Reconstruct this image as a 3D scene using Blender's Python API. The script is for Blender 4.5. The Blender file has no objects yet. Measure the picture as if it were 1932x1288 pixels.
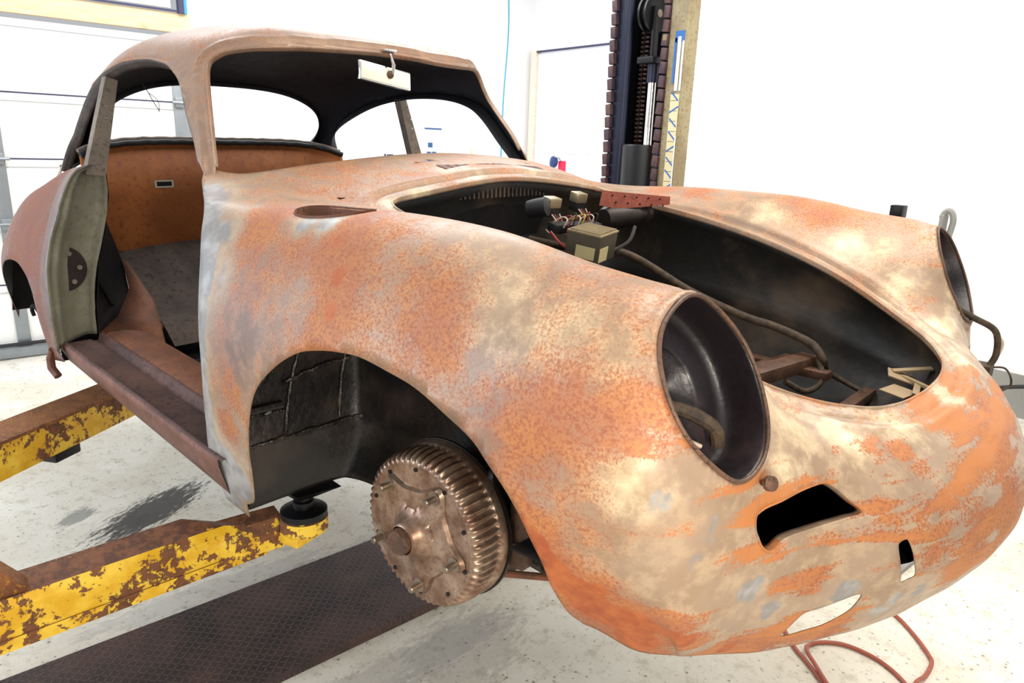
import bpy, bmesh, math, random
import numpy as np
from mathutils import Vector, Matrix
from mathutils.geometry import delaunay_2d_cdt
random.seed(7); RNG = np.random.default_rng(7)
S = bpy.context.scene
COL = S.collection

# ------------------------------------------------------------------ camera
F_PX = 1343.4
cam_data = bpy.data.cameras.new('camera'); cam_data.sensor_width = 36.0
cam_data.lens = F_PX / 1932 * 36.0; cam_data.clip_start = 0.05; cam_data.clip_end = 100
cam = bpy.data.objects.new('camera', cam_data); COL.objects.link(cam)
FWD = Vector((-0.73252855, 0.62851798, -0.26147099)).normalized()
RIGHT = (Vector((0.64371853, 0.76450, 0.0342)) ); RIGHT = (RIGHT - FWD * RIGHT.dot(FWD)).normalized()
UP = RIGHT.cross(FWD)
cam.matrix_world = Matrix(((RIGHT.x, UP.x, -FWD.x, 0), (RIGHT.y, UP.y, -FWD.y, 0), (RIGHT.z, UP.z, -FWD.z, 1.455), (0, 0, 0, 1)))
S.camera = cam

# ------------------------------------------------------------------ world, lamps, exposure
S.view_settings.view_transform = 'Standard'; S.view_settings.look = 'None'
S.view_settings.gamma = 1; S.view_settings.use_curve_mapping = False
S.view_settings.exposure = -0.16
W = bpy.data.worlds.new('world'); S.world = W; W.use_nodes = True
W.node_tree.nodes['Background'].inputs[0].default_value = (0.93, 0.96, 1.0, 1)
W.node_tree.nodes['Background'].inputs[1].default_value = 0.6

def area(name, loc, target, size, power, color=(1, 1, 1), size_y=None):
    l = bpy.data.lights.new(name, 'AREA'); l.energy = power; l.color = color; l.size = size
    if size_y: l.shape = 'RECTANGLE'; l.size_y = size_y
    o = bpy.data.objects.new(name, l); COL.objects.link(o); o.location = loc
    o.rotation_euler = (Vector(target) - Vector(loc)).to_track_quat('-Z', 'Y').to_euler()
    return o
area('ceiling_tube_light', (-3.9, 2.2, 3.25), (-3.9, 2.2, 0), 1.2, 130, (0.93, 0.96, 1.0), 3.6)
area('ceiling_tube_light_front', (-0.6, 2.6, 3.25), (-0.6, 2.6, 0), 1.2, 105, (1.0, 0.95, 0.87), 3.2)
area('warm_fill_right', (2.6, -0.6, 1.9), (-2.5, 2.0, 0.9), 2.6, 50, (1.0, 0.93, 0.82), 2.2)  # warm fill added behind and right of the camera, no door there
area('camera_flash', (0.22, 0.14, 1.22), (-1.3, 1.1, 0.75), 0.09, 9.5, (1.0, 0.91, 0.78))
area('daylight_from_left', (-3.2, -2.6, 1.7), (-2.7, 0.9, 0.0), 2.4, 125, (0.74, 0.86, 1.0), 2.0)

# ------------------------------------------------------------------ measured shape tables (car frame: x forward, y left, z up, metres)
NET_FRONT = np.array([
[[-0.893,0.0,0.96],[-0.896,0.404,0.943],[-0.899,0.526,0.915],[-0.902,0.606,0.892],[-0.904,0.684,0.864],[-0.905,0.748,0.806],[-0.904,0.801,0.591],[-0.903,0.795,0.377],[-0.901,0.759,0.203]],
[[-0.575,0.0,0.939],[-0.596,0.385,0.916],[-0.609,0.506,0.89],[-0.612,0.588,0.867],[-0.613,0.661,0.847],[-0.603,0.73,0.8],[-0.602,0.794,0.597],[-0.601,0.789,0.38],[-0.6,0.755,0.203]],
[[-0.357,0.0,0.9],[-0.359,0.363,0.867],[-0.36,0.464,0.842],[-0.361,0.54,0.842],[-0.361,0.617,0.841],[-0.36,0.706,0.788],[-0.359,0.787,0.603],[-0.359,0.779,0.383],[-0.36,0.751,0.192]],
[[-0.181,0.0,0.852],[-0.181,0.359,0.826],[-0.179,0.458,0.812],[-0.177,0.525,0.83],[-0.176,0.603,0.847],[-0.175,0.698,0.797],[-0.176,0.785,0.607],[-0.177,0.783,0.385],[-0.179,0.761,0.192]],
[[-0.006,-0.0,0.806],[-0.0,0.365,0.792],[0.006,0.452,0.792],[0.011,0.518,0.827],[0.013,0.597,0.845],[0.011,0.695,0.794],[0.009,0.784,0.609],[0.006,0.783,0.385],[0.002,0.761,0.193]],
[[0.192,-0.0,0.749],[0.202,0.363,0.747],[0.213,0.436,0.75],[0.221,0.503,0.795],[0.224,0.588,0.833],[0.21,0.691,0.778],[0.195,0.771,0.587],[0.179,0.768,0.386],[0.164,0.727,0.206]],
[[0.397,-0.0,0.685],[0.397,0.351,0.683],[0.399,0.423,0.686],[0.4,0.49,0.743],[0.401,0.587,0.804],[0.366,0.699,0.746],[0.33,0.768,0.574],[0.293,0.758,0.388],[0.257,0.715,0.212]],
[[0.563,-0.0,0.623],[0.552,0.321,0.614],[0.538,0.403,0.626],[0.545,0.476,0.71],[0.555,0.599,0.776],[0.492,0.717,0.716],[0.442,0.756,0.555],[0.394,0.739,0.411],[0.359,0.69,0.269]],
[[0.724,-0.0,0.557],[0.705,0.294,0.547],[0.67,0.391,0.556],[0.627,0.482,0.615],[0.613,0.612,0.686],[0.575,0.716,0.612],[0.517,0.734,0.51],[0.482,0.709,0.403],[0.45,0.648,0.294]],
[[0.843,0.0,0.471],[0.796,0.279,0.456],[0.735,0.39,0.458],[0.671,0.487,0.5],[0.643,0.604,0.563],[0.618,0.674,0.511],[0.584,0.689,0.438],[0.553,0.664,0.365],[0.515,0.62,0.272]],
[[0.86,0.0,0.348],[0.801,0.261,0.341],[0.738,0.363,0.345],[0.688,0.456,0.352],[0.654,0.546,0.389],[0.626,0.613,0.369],[0.596,0.634,0.336],[0.575,0.614,0.312],[0.55,0.586,0.261]],
[[0.796,0.0,0.239],[0.741,0.251,0.237],[0.692,0.353,0.237],[0.645,0.43,0.233],[0.607,0.494,0.242],[0.584,0.534,0.249],[0.568,0.558,0.25],[0.566,0.568,0.249],[0.56,0.576,0.247]]])
NET_ROOF = np.array([
[[-0.529,0.0,0.943],[-0.555,0.245,0.939],[-0.637,0.438,0.925],[-0.744,0.553,0.905],[-0.786,0.604,0.888],[-0.799,0.651,0.865]],
[[-0.674,0.0,1.097],[-0.688,0.24,1.096],[-0.739,0.411,1.09],[-0.812,0.521,1.064],[-0.854,0.574,0.979],[-0.871,0.664,0.871]],
[[-0.815,0.0,1.242],[-0.831,0.201,1.242],[-0.859,0.361,1.238],[-0.908,0.475,1.187],[-0.945,0.569,1.051],[-0.961,0.68,0.88]],
[[-1.003,0.0,1.298],[-0.999,0.202,1.288],[-1.015,0.372,1.268],[-1.036,0.504,1.202],[-1.069,0.589,1.065],[-1.082,0.698,0.89]],
[[-1.3,0.0,1.317],[-1.3,0.224,1.309],[-1.301,0.397,1.28],[-1.302,0.539,1.207],[-1.302,0.618,1.072],[-1.303,0.712,0.901]],
[[-1.599,-0.0,1.278],[-1.581,0.216,1.274],[-1.565,0.392,1.247],[-1.556,0.524,1.177],[-1.556,0.611,1.055],[-1.554,0.704,0.905]],
[[-1.868,-0.0,1.196],[-1.851,0.206,1.191],[-1.806,0.384,1.161],[-1.781,0.51,1.1],[-1.768,0.586,1.018],[-1.765,0.679,0.911]],
[[-2.099,-0.0,1.077],[-2.071,0.214,1.071],[-2.004,0.4,1.037],[-1.948,0.515,0.994],[-1.927,0.584,0.948],[-1.925,0.651,0.896]],
[[-2.301,0.0,0.929],[-2.271,0.221,0.924],[-2.199,0.382,0.908],[-2.1,0.505,0.891],[-2.053,0.578,0.88],[-2.045,0.631,0.869]]])
NET_REAR = np.array([
[[-1.38,-0.0,0.936],[-1.379,0.247,0.927],[-1.379,0.446,0.919],[-1.379,0.615,0.897],[-1.379,0.717,0.857],[-1.379,0.799,0.614],[-1.38,0.802,0.397],[-1.381,0.769,0.2]],
[[-1.601,0.0,0.939],[-1.599,0.245,0.925],[-1.597,0.438,0.911],[-1.594,0.599,0.885],[-1.593,0.704,0.836],[-1.594,0.803,0.601],[-1.596,0.813,0.392],[-1.598,0.782,0.203]],
[[-1.852,0.0,0.941],[-1.849,0.243,0.924],[-1.845,0.432,0.895],[-1.841,0.567,0.854],[-1.838,0.686,0.803],[-1.84,0.788,0.591],[-1.842,0.798,0.408],[-1.845,0.769,0.226]],
[[-2.102,0.0,0.936],[-2.099,0.243,0.919],[-2.095,0.4,0.879],[-2.089,0.531,0.831],[-2.084,0.661,0.77],[-2.085,0.76,0.585],[-2.088,0.769,0.427],[-2.092,0.744,0.258]],
[[-2.352,0.0,0.906],[-2.349,0.234,0.885],[-2.345,0.383,0.847],[-2.34,0.515,0.797],[-2.335,0.623,0.736],[-2.335,0.716,0.568],[-2.338,0.726,0.428],[-2.342,0.703,0.277]],
[[-2.602,0.0,0.824],[-2.599,0.215,0.806],[-2.597,0.368,0.768],[-2.594,0.477,0.731],[-2.591,0.566,0.677],[-2.591,0.649,0.541],[-2.592,0.661,0.431],[-2.594,0.637,0.293]],
[[-2.801,0.0,0.702],[-2.8,0.197,0.688],[-2.799,0.324,0.66],[-2.797,0.429,0.622],[-2.796,0.505,0.581],[-2.796,0.562,0.492],[-2.796,0.571,0.416],[-2.797,0.552,0.301]],
[[-2.93,-0.0,0.55],[-2.93,0.18,0.545],[-2.93,0.299,0.53],[-2.93,0.379,0.51],[-2.93,0.439,0.49],[-2.93,0.478,0.44],[-2.929,0.477,0.38],[-2.929,0.457,0.299]],
[[-2.9,-0.0,0.319],[-2.9,0.152,0.322],[-2.901,0.274,0.324],[-2.902,0.347,0.326],[-2.902,0.399,0.327],[-2.902,0.431,0.325],[-2.902,0.43,0.313],[-2.902,0.419,0.299]]])
UV_ARCH = [[2.008,0.174],[2.22,0.295],[2.308,0.483],[2.381,0.736],[2.434,0.965],[2.609,1.298],[2.861,1.626],[3.233,1.87],[3.63,2.049],[3.941,2.128],[4.24,2.182],[4.466,2.209],[4.782,2.206],[5.16,2.194],[5.622,2.137],[6.076,2.066],[6.367,1.959],[6.752,1.78],[7.094,1.541],[7.464,1.152],[7.644,0.698],[7.862,0.146]]
UV_HORN = [[9.261,4.228],[9.191,4.369],[9.005,4.781],[8.705,5.248],[8.553,5.523],[8.529,5.659],[8.591,5.776],[8.688,5.882],[8.787,6.017],[8.857,5.947],[8.927,5.764],[9.043,5.509],[9.182,5.197],[9.36,4.779],[9.52,4.507],[9.556,4.353],[9.523,4.238],[9.45,4.191],[9.377,4.168]]
UV_BUMP = [[9.297,6.44],[9.215,6.471],[9.182,6.56],[9.22,6.599],[9.376,6.64],[9.572,6.675],[9.777,6.721],[9.818,6.655],[9.859,6.548],[9.592,6.478]]
UV_VAL = [[10.624,4.852],[10.477,4.877],[10.213,5.052],[10.152,5.298],[10.097,5.641],[10.053,5.936],[10.104,5.997],[10.249,5.977],[10.374,5.945],[10.497,5.848],[10.609,5.619],[10.61,5.255],[10.628,5.051]]
UV_DOOR = [[0.715,4.551],[0.988,3.912],[1.262,3.227],[1.383,2.887],[1.534,2.545],[1.654,2.207],[1.726,1.867],[1.727,1.62],[1.665,1.328],[1.589,1.06],[1.472,0.602],[1.523,0.062]]
UV_WS = [[0.049,1.737],[0.148,1.738],[0.507,1.669],[1.102,1.589],[1.618,1.631],[1.968,1.781],[1.913,2.05],[1.758,2.476],[1.701,3.14],[1.756,3.844],[1.806,4.654],[1.779,5.342],[1.643,6.015],[1.43,6.526],[1.089,6.503],[0.696,6.481],[0.294,6.541],[0.023,6.756]]
UV_SN = [[-0.02,1.16],[0.407,0.942],[1.235,0.984],[1.933,1.137],[2.666,1.433],[3.08,1.651],[3.543,1.765],[3.978,1.745],[4.445,1.688]]
UV_SF = [[0.015,6.243],[0.472,6.242],[1.991,8.796],[2.677,8.657],[3.389,8.479],[4.129,8.366],[4.849,8.276],[5.679,8.194],[6.457,8.06],[7.124,8.265],[7.75,8.945]]
UV_WSB = [[1.015,9.047],[0.86,9.14],[0.557,9.13],[0.918,8.249],[0.986,7.695],[1.026,7.179],[0.957,6.442],[0.788,5.779],[0.645,5.587],[0.456,5.546],[0.226,5.795]]
UV_RDOOR = [[1.27,4.395],[-0.02,2.959],[-0.02,2.564],[0.093,2.291],[0.125,2.014],[0.068,1.632],[0.156,1.157],[0.217,0.804],[0.123,0.556]]
BLOBS = [[0.0,-0.323,-0.681,0.811,0.07,0.8],[0.0,-0.157,-0.712,0.779,0.07,0.7],[0.0,-0.058,-0.689,0.805,0.08,0.9],[0.0,-0.006,-0.726,0.753,0.05,0.9],[0.0,0.01,-0.755,0.699,0.05,0.9],[0.0,-0.005,-0.773,0.655,0.05,0.7],[0.0,0.25,-0.704,0.753,0.09,0.5],[0.0,0.472,-0.539,0.777,0.05,0.5],[0.0,0.396,-0.66,0.782,0.09,0.4],[0.0,0.239,-0.735,0.695,0.07,0.5],[0.0,0.43,-0.746,0.652,0.08,0.55],[0.0,0.479,-0.727,0.7,0.08,0.4],[0.0,0.542,-0.725,0.65,0.08,0.5],[0.0,-0.346,-0.783,0.416,0.04,0.8],[0.0,-0.291,-0.791,0.499,0.05,0.5],[0.0,0.586,-0.71,0.593,0.05,0.4],[0.0,0.437,-0.744,0.464,0.035,1.3],[0.0,0.451,-0.727,0.423,0.04,1.4],[0.0,0.475,-0.706,0.392,0.04,1.4],[0.0,0.491,-0.678,0.353,0.05,1.4],[0.0,0.54,-0.662,0.353,0.045,1.4],[0.0,0.53,-0.63,0.297,0.045,1.4],[0.0,0.597,-0.635,0.336,0.04,1.4],[0.0,0.609,-0.516,0.266,0.03,1.2],[0.0,0.643,-0.468,0.268,0.03,0.9],[0.0,0.427,-0.754,0.498,0.025,0.9],[0.0,0.515,-0.702,0.409,0.03,1.0],[0.0,0.71,-0.333,0.537,0.03,0.8],[0.0,0.734,-0.268,0.532,0.03,0.8],[0.0,0.668,-0.387,0.558,0.025,0.5],[0.0,0.796,0.07,0.515,0.05,0.8],[0.0,0.827,-0.042,0.49,0.05,0.9],[0.0,0.854,-0.086,0.431,0.05,0.9],[0.0,0.837,-0.185,0.409,0.05,0.8],[0.0,0.807,-0.273,0.417,0.04,0.6],[0.0,0.743,-0.37,0.481,0.03,0.7],[0.0,0.674,-0.501,0.395,0.04,0.5],[0.0,0.697,-0.45,0.397,0.03,0.5],[0.0,0.671,-0.421,0.266,0.03,0.8],[0.0,0.696,-0.363,0.257,0.03,0.8],[0.0,0.212,0.539,0.819,0.06,0.5],[0.0,0.296,0.539,0.804,0.05,0.6],[0.0,-0.072,0.543,0.837,0.05,0.8],[0.0,-0.202,0.552,0.839,0.05,0.7],[0.0,0.494,0.343,0.639,0.04,0.3],[0.0,0.561,0.42,0.638,0.04,0.3],[1.0,-0.557,-0.68,0.839,0.035,1.0],[1.0,-0.486,-0.721,0.791,0.03,1.2],[1.0,-0.46,-0.745,0.741,0.03,1.2],[1.0,-0.428,-0.768,0.683,0.03,1.2],[1.0,-0.41,-0.784,0.624,0.02,1.0],[1.0,-0.403,-0.793,0.561,0.02,1.0],[1.0,-0.412,-0.793,0.492,0.02,1.0],[1.0,-0.435,-0.786,0.416,0.02,0.9],[1.0,-0.431,-0.777,0.355,0.025,1.0],[1.0,-0.395,-0.77,0.315,0.04,1.2],[1.0,-0.356,-0.763,0.278,0.05,1.3],[1.0,-0.431,-0.717,0.784,0.05,0.7],[1.0,-0.379,-0.754,0.709,0.04,0.6],[1.0,-0.184,-0.671,0.823,0.03,1.0],[1.0,-0.123,-0.666,0.827,0.03,1.0],[1.0,0.654,-0.555,0.404,0.04,0.7],[1.0,0.66,-0.508,0.35,0.03,0.7],[1.0,0.719,-0.395,0.348,0.04,0.8],[1.0,0.68,-0.49,0.432,0.04,0.3],[1.0,0.635,-0.639,0.516,0.05,0.5],[1.0,0.598,-0.702,0.561,0.05,0.5],[1.0,0.767,-0.306,0.318,0.04,0.6],[1.0,0.792,-0.272,0.331,0.04,0.6],[1.0,0.751,-0.312,0.295,0.04,0.6],[1.0,0.619,-0.668,0.479,0.06,0.5],[2.0,-0.293,-0.306,0.86,0.05,0.7],[2.0,-0.338,-0.097,0.892,0.05,0.5],[2.0,-0.297,-0.393,0.846,0.04,0.7],[2.0,-0.386,0.155,0.9,0.05,0.6],[2.0,0.634,-0.423,0.59,0.06,0.7],[2.0,0.681,-0.339,0.555,0.06,0.7],[2.0,0.618,-0.481,0.632,0.05,0.7],[2.0,0.715,-0.208,0.551,0.06,0.6],[2.0,0.731,0.005,0.554,0.05,0.8],[2.0,0.703,0.254,0.553,0.05,0.7],[2.0,0.629,0.39,0.581,0.05,0.6],[2.0,0.524,0.424,0.657,0.06,0.6],[2.0,0.378,0.477,0.736,0.06,0.6],[2.0,0.163,0.491,0.798,0.07,0.6],[2.0,0.44,0.479,0.729,0.06,0.5],[2.0,0.653,-0.494,0.556,0.05,0.6],[2.0,0.328,-0.688,0.762,0.12,0.5],[2.0,0.435,-0.705,0.74,0.1,0.6],[2.0,0.519,-0.708,0.717,0.08,0.5],[2.0,0.562,-0.727,0.59,0.07,0.6],[2.0,0.244,-0.657,0.807,0.1,0.4],[3.0,-0.228,-0.778,0.634,0.12,0.7],[3.0,-0.078,-0.766,0.677,0.08,0.3],[3.0,0.156,-0.735,0.711,0.08,0.2],[3.0,-0.29,-0.763,0.681,0.08,0.5],[3.0,-0.3,-0.791,0.561,0.08,0.6],[3.0,0.336,-0.747,0.658,0.08,0.4],[3.0,0.395,-0.756,0.617,0.08,0.4]]
HEAD3 = [[0.543,-0.5792,0.7828],[0.5556,-0.534,0.761],[0.5788,-0.4981,0.715],[0.6031,-0.4885,0.6634],[0.627,-0.5014,0.6101],[0.6412,-0.54,0.5747],[0.6421,-0.6009,0.5657],[0.6268,-0.6428,0.5937],[0.6047,-0.6772,0.6376],[0.5832,-0.6875,0.6829],[0.562,-0.6782,0.7299],[0.5487,-0.6448,0.7628]]
HOOD3 = [[0.704,0.0,0.567],[0.697,0.105,0.565],[0.674,0.192,0.566],[0.634,0.262,0.579],[0.581,0.315,0.602],[0.508,0.351,0.633],[0.412,0.371,0.676],[0.292,0.383,0.72],[0.151,0.394,0.759],[-0.0,0.405,0.789],[-0.142,0.413,0.812],[-0.25,0.41,0.832],[-0.305,0.388,0.849],[-0.31,0.34,0.856],[-0.306,0.259,0.866],[-0.312,0.144,0.88],[-0.321,-0.0,0.89]]
LOOP_W = [[-0.526,-0.0,0.939],[-0.534,0.142,0.937],[-0.557,0.28,0.929],[-0.614,0.41,0.916],[-0.705,0.515,0.904],[-0.786,0.561,0.953],[-0.85,0.539,1.044],[-0.9,0.509,1.131],[-0.889,0.448,1.19],[-0.825,0.327,1.205],[-0.794,0.194,1.212],[-0.789,0.082,1.218],[-0.786,-0.0,1.218]]
LOOP_D = [[-0.802,0.596,0.909],[-0.863,0.575,0.984],[-0.922,0.558,1.058],[-0.998,0.542,1.121],[-1.123,0.551,1.162],[-1.287,0.573,1.167],[-1.442,0.567,1.159],[-1.58,0.547,1.142],[-1.705,0.533,1.115],[-1.815,0.528,1.07],[-1.899,0.531,1.018],[-1.943,0.539,0.974]]
LOOP_R = [[-1.873,-0.0,1.195],[-1.869,0.162,1.188],[-1.862,0.305,1.163],[-1.877,0.416,1.109],[-1.954,0.469,1.026],[-2.07,0.458,0.949],[-2.173,0.388,0.921],[-2.217,0.28,0.947],[-2.227,0.147,0.972],[-2.225,-0.0,0.987]]

# ------------------------------------------------------------------ node helpers and materials
class NT:
    def __init__(s, name):
        s.m = bpy.data.materials.new(name); s.m.use_nodes = True; s.t = s.m.node_tree
        s.t.nodes.clear(); s.out = s.n('ShaderNodeOutputMaterial'); s.b = s.n('ShaderNodeBsdfPrincipled')
        s.t.links.new(s.b.outputs[0], s.out.inputs[0]); s.tc = s.n('ShaderNodeTexCoord')
    def n(s, k, **kw):
        x = s.t.nodes.new(k)
        for a, b in kw.items(): setattr(x, a, b)
        return x
    def set(s, sock, v):
        if hasattr(v, 'is_output') or isinstance(v, bpy.types.NodeSocket): s.t.links.new(v, sock)
        elif isinstance(v, (tuple, list)) and len(v) == 3 and sock.type == 'RGBA': sock.default_value = (*v, 1)
        else: sock.default_value = v
    def noise(s, scale, detail=4, rough=.55, vec=None, stretch=None, dist=0.0):
        x = s.n('ShaderNodeTexNoise'); x.inputs['Scale'].default_value = scale
        x.inputs['Detail'].default_value = detail; x.inputs['Roughness'].default_value = rough
        x.inputs['Distortion'].default_value = dist
        v = vec or s.tc.outputs['Object']
        if stretch:
            mp = s.n('ShaderNodeMapping'); mp.inputs['Scale'].default_value = stretch[:3]
            if len(stretch) > 3: mp.inputs['Rotation'].default_value = stretch[3:6]
            s.t.links.new(v, mp.inputs[0]); v = mp.outputs[0]
        s.t.links.new(v, x.inputs['Vector']); return x.outputs[0]
    def math(s, op, a, b=0.0, c=0.0, clamp=False):
        x = s.n('ShaderNodeMath', operation=op, use_clamp=clamp)
        for i, v in enumerate((a, b, c)): s.set(x.inputs[i], v)
        return x.outputs[0]
    def ramp(s, v, lo, hi):
        x = s.n('ShaderNodeMapRange', interpolation_type='SMOOTHSTEP')
        s.set(x.inputs[0], v); x.inputs[1].default_value = lo; x.inputs[2].default_value = hi
        return x.outputs[0]
    def mix(s, f, a, b):
        x = s.n('ShaderNodeMix', data_type='RGBA'); s.set(x.inputs[0], f); s.set(x.inputs[6], a); s.set(x.inputs[7], b)
        return x.outputs[2]
    def bump(s, h, strength=.3, dist=.002):
        x = s.n('ShaderNodeBump'); x.inputs['Strength'].default_value = strength; x.inputs['Distance'].default_value = dist
        s.set(x.inputs['Height'], h); s.t.links.new(x.outputs[0], s.b.inputs['Normal'])
    def fin(s, col, rough=.5, metal=0.0, spec=None):
        s.set(s.b.inputs['Base Color'], col); s.set(s.b.inputs['Roughness'], rough); s.set(s.b.inputs['Metallic'], metal)
        if spec is not None: s.b.inputs['Specular IOR Level'].default_value = spec
        return s.m
def lin(r, g, b): return tuple((c / 255 / 12.92) if c <= 10 else ((c / 255 + .055) / 1.055) ** 2.4 for c in (r, g, b))

def mat_plain(name, rgb, rough=.5, metal=0.0, var=.12, scale=12, bump=0.0, spec=None):
    t = NT(name); n = t.noise(scale, 5)
    c = lin(*rgb); d = tuple(x * (1 - var * 2) for x in c); e = tuple(min(1, x * (1 + var)) for x in c)
    col = t.mix(n, d, e)
    if bump: t.bump(t.noise(scale * 8, 4), bump)
    return t.fin(col, rough, metal, spec)

def mat_body(name='rusty_bare_steel', tint=(1, 1, 1), bias=0.0):
    t = NT(name)
    zn = t.n('ShaderNodeVertexColor', layer_name='zones'); sp = t.n('ShaderNodeSeparateColor'); t.t.links.new(zn.outputs[0], sp.inputs[0])
    R, G, B = sp.outputs; A = zn.outputs[1]
    big = t.noise(4.2, 6, .6, dist=.6); mid = t.noise(26, 6, .65); fine = t.noise(210, 4, .7); grit = t.noise(520, 2, .6)
    # bare steel: grey-tan to pinkish
    steel = t.mix(t.ramp(t.noise(7, 4), .35, .65), lin(156, 131, 106), lin(170, 146, 124))
    steel = t.mix(t.ramp(mid, .42, .62), steel, lin(182, 158, 130))
    dull = t.mix(t.ramp(mid, .4, .6), lin(116, 92, 82), lin(140, 116, 104))
    steel = t.mix(t.math('MULTIPLY', A, .85), dull, steel)
    cream = t.mix(t.ramp(mid, .35, .65), lin(218, 194, 150), lin(234, 216, 180))
    steel = t.mix(t.ramp(t.math('ADD', B, t.math('MULTIPLY', t.math('SUBTRACT', mid, .5), .9)), .2, .95), steel, cream)  # cream is pale metal, and also paints the highlight band along the wings
    # rust film: fine speckle that thickens into blotches, dragged into streaks across the nose
    vfine = t.noise(360, 3, .75); sx = t.n('ShaderNodeSeparateXYZ'); t.t.links.new(t.tc.outputs['Object'], sx.inputs[0])
    nosem = t.ramp(sx.outputs[0], .50, .68)
    streak = t.noise(5.5, 6, .6, stretch=(1.0, .55, 4.6, math.radians(-24), 0, 0), dist=.4)
    h = t.math('ADD', t.math('MULTIPLY', big, .62), t.math('MULTIPLY', mid, .70))
    h = t.math('ADD', h, t.math('MULTIPLY', fine, .55)); h = t.math('ADD', h, t.math('MULTIPLY', vfine, .45)); h = t.math('ADD', h, t.math('MULTIPLY', R, .44))
    h = t.math('SUBTRACT', h, t.math('MULTIPLY', G, .8))
    h = t.math('SUBTRACT', h, t.math('MULTIPLY', B, .30))
    h = t.math('ADD', h, t.math('MULTIPLY', nosem, t.math('SUBTRACT', t.math('MULTIPLY', streak, 2.4), 1.15)))
    h = t.math('ADD', h, bias)
    film = t.ramp(h, 1.02, 1.40); sharp = t.ramp(h, 1.19, 1.34)
    film = t.math('ADD', t.math('MULTIPLY', film, t.math('SUBTRACT', 1.0, nosem)), t.math('MULTIPLY', sharp, nosem))
    rc = t.mix(t.ramp(t.noise(13, 5, .6), .38, .62), lin(170, 104, 68), lin(184, 116, 58))
    rc = t.mix(t.ramp(fine, .45, .62), rc, lin(150, 84, 56))
    rc = t.mix(t.math('MULTIPLY', nosem, t.ramp(streak, .50, .62)), rc, lin(190, 118, 60))
    rc = t.mix(t.ramp(R, .84, 1.0), rc, t.mix(t.ramp(t.noise(30, 5, .7), .35, .65), lin(158, 70, 26), lin(184, 96, 38)))
    col = t.mix(t.math('MULTIPLY', film, .90), steel, rc)
    # grey primer and filler patches with their own edge
    gm = t.ramp(t.math('ADD', G, t.math('MULTIPLY', t.math('SUBTRACT', t.noise(38, 5, .6), .5), .7)), .46, .60)
    gc = t.mix(t.ramp(t.noise(22, 5), .4, .62), lin(136, 132, 130), lin(164, 160, 157))
    col = t.mix(gm, col, gc)
    # dark pin-prick pits
    pit = t.math('MULTIPLY', t.ramp(grit, .64, .72), t.ramp(mid, .45, .6))
    col = t.mix(t.math('MULTIPLY', pit, .5), col, lin(120, 70, 45))
    tn = t.n('ShaderNodeMix', data_type='RGBA', blend_type='MULTIPLY'); tn.inputs[0].default_value = 1; t.set(tn.inputs[6], col); t.set(tn.inputs[7], tint); col = tn.outputs[2]
    rough = t.math('ADD', .33, t.math('MULTIPLY', film, .22)); rough = t.math('ADD', rough, t.math('MULTIPLY', fine, .1))
    t.bump(t.math('ADD', t.math('MULTIPLY', fine, .6), t.math('MULTIPLY', film, .35)), .22, .0012)
    return t.fin(col, rough, .15, .5)
def mat_black(name='black_undercoat', base=(22, 20, 20), hi=(60, 50, 44), rough=.34, bumps=.6, sc=22, spec=.5):
    t = NT(name); a = t.noise(sc * .35, 5); b = t.noise(sc * 3, 4)
    col = t.mix(t.ramp(a, .45, .75), lin(*base), lin(*hi)); t.bump(b, bumps, .003)
    return t.fin(col, t.math('ADD', rough - .1, t.math('MULTIPLY', b, .3)), 0, spec)
def mat_rustbrown(name, c1, c2, c3=None, rough=.6, sc=9):
    t = NT(name); a = t.noise(sc, 7, .65); b = t.noise(sc * 9, 5, .7)
    col = t.mix(t.ramp(a, .36, .64), lin(*c1), lin(*c2))
    if c3: col = t.mix(t.ramp(b, .52, .66), col, lin(*c3))
    t.bump(b, .3, .0015)
    return t.fin(col, rough, .1, .4)
def mat_yellow():
    t = NT('chipped_yellow_paint'); a = t.noise(9, 8, .68, dist=.3); b = t.noise(44, 6, .7)
    h = t.math('ADD', t.math('MULTIPLY', a, .8), t.math('MULTIPLY', b, .55))
    geo = t.n('ShaderNodeNewGeometry'); sx = t.n('ShaderNodeSeparateXYZ'); t.t.links.new(t.tc.outputs['Normal'], sx.inputs[0])
    top = t.ramp(sx.outputs[2], .5, .9)                              # walked-on tops have lost their paint
    h = t.math('ADD', h, t.math('MULTIPLY', top, .16))
    chip = t.ramp(h, .685, .705)
    y = t.mix(t.ramp(t.noise(14, 4), .4, .65), lin(226, 172, 22), lin(246, 206, 66))
    r = t.mix(t.ramp(b, .4, .6), lin(84, 48, 26), lin(124, 76, 44))
    t.bump(t.math('SUBTRACT', 1.0, chip), .5, .002)
    return t.fin(t.mix(chip, y, r), t.math('ADD', .33, t.math('MULTIPLY', chip, .3)), 0, .5)
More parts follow.
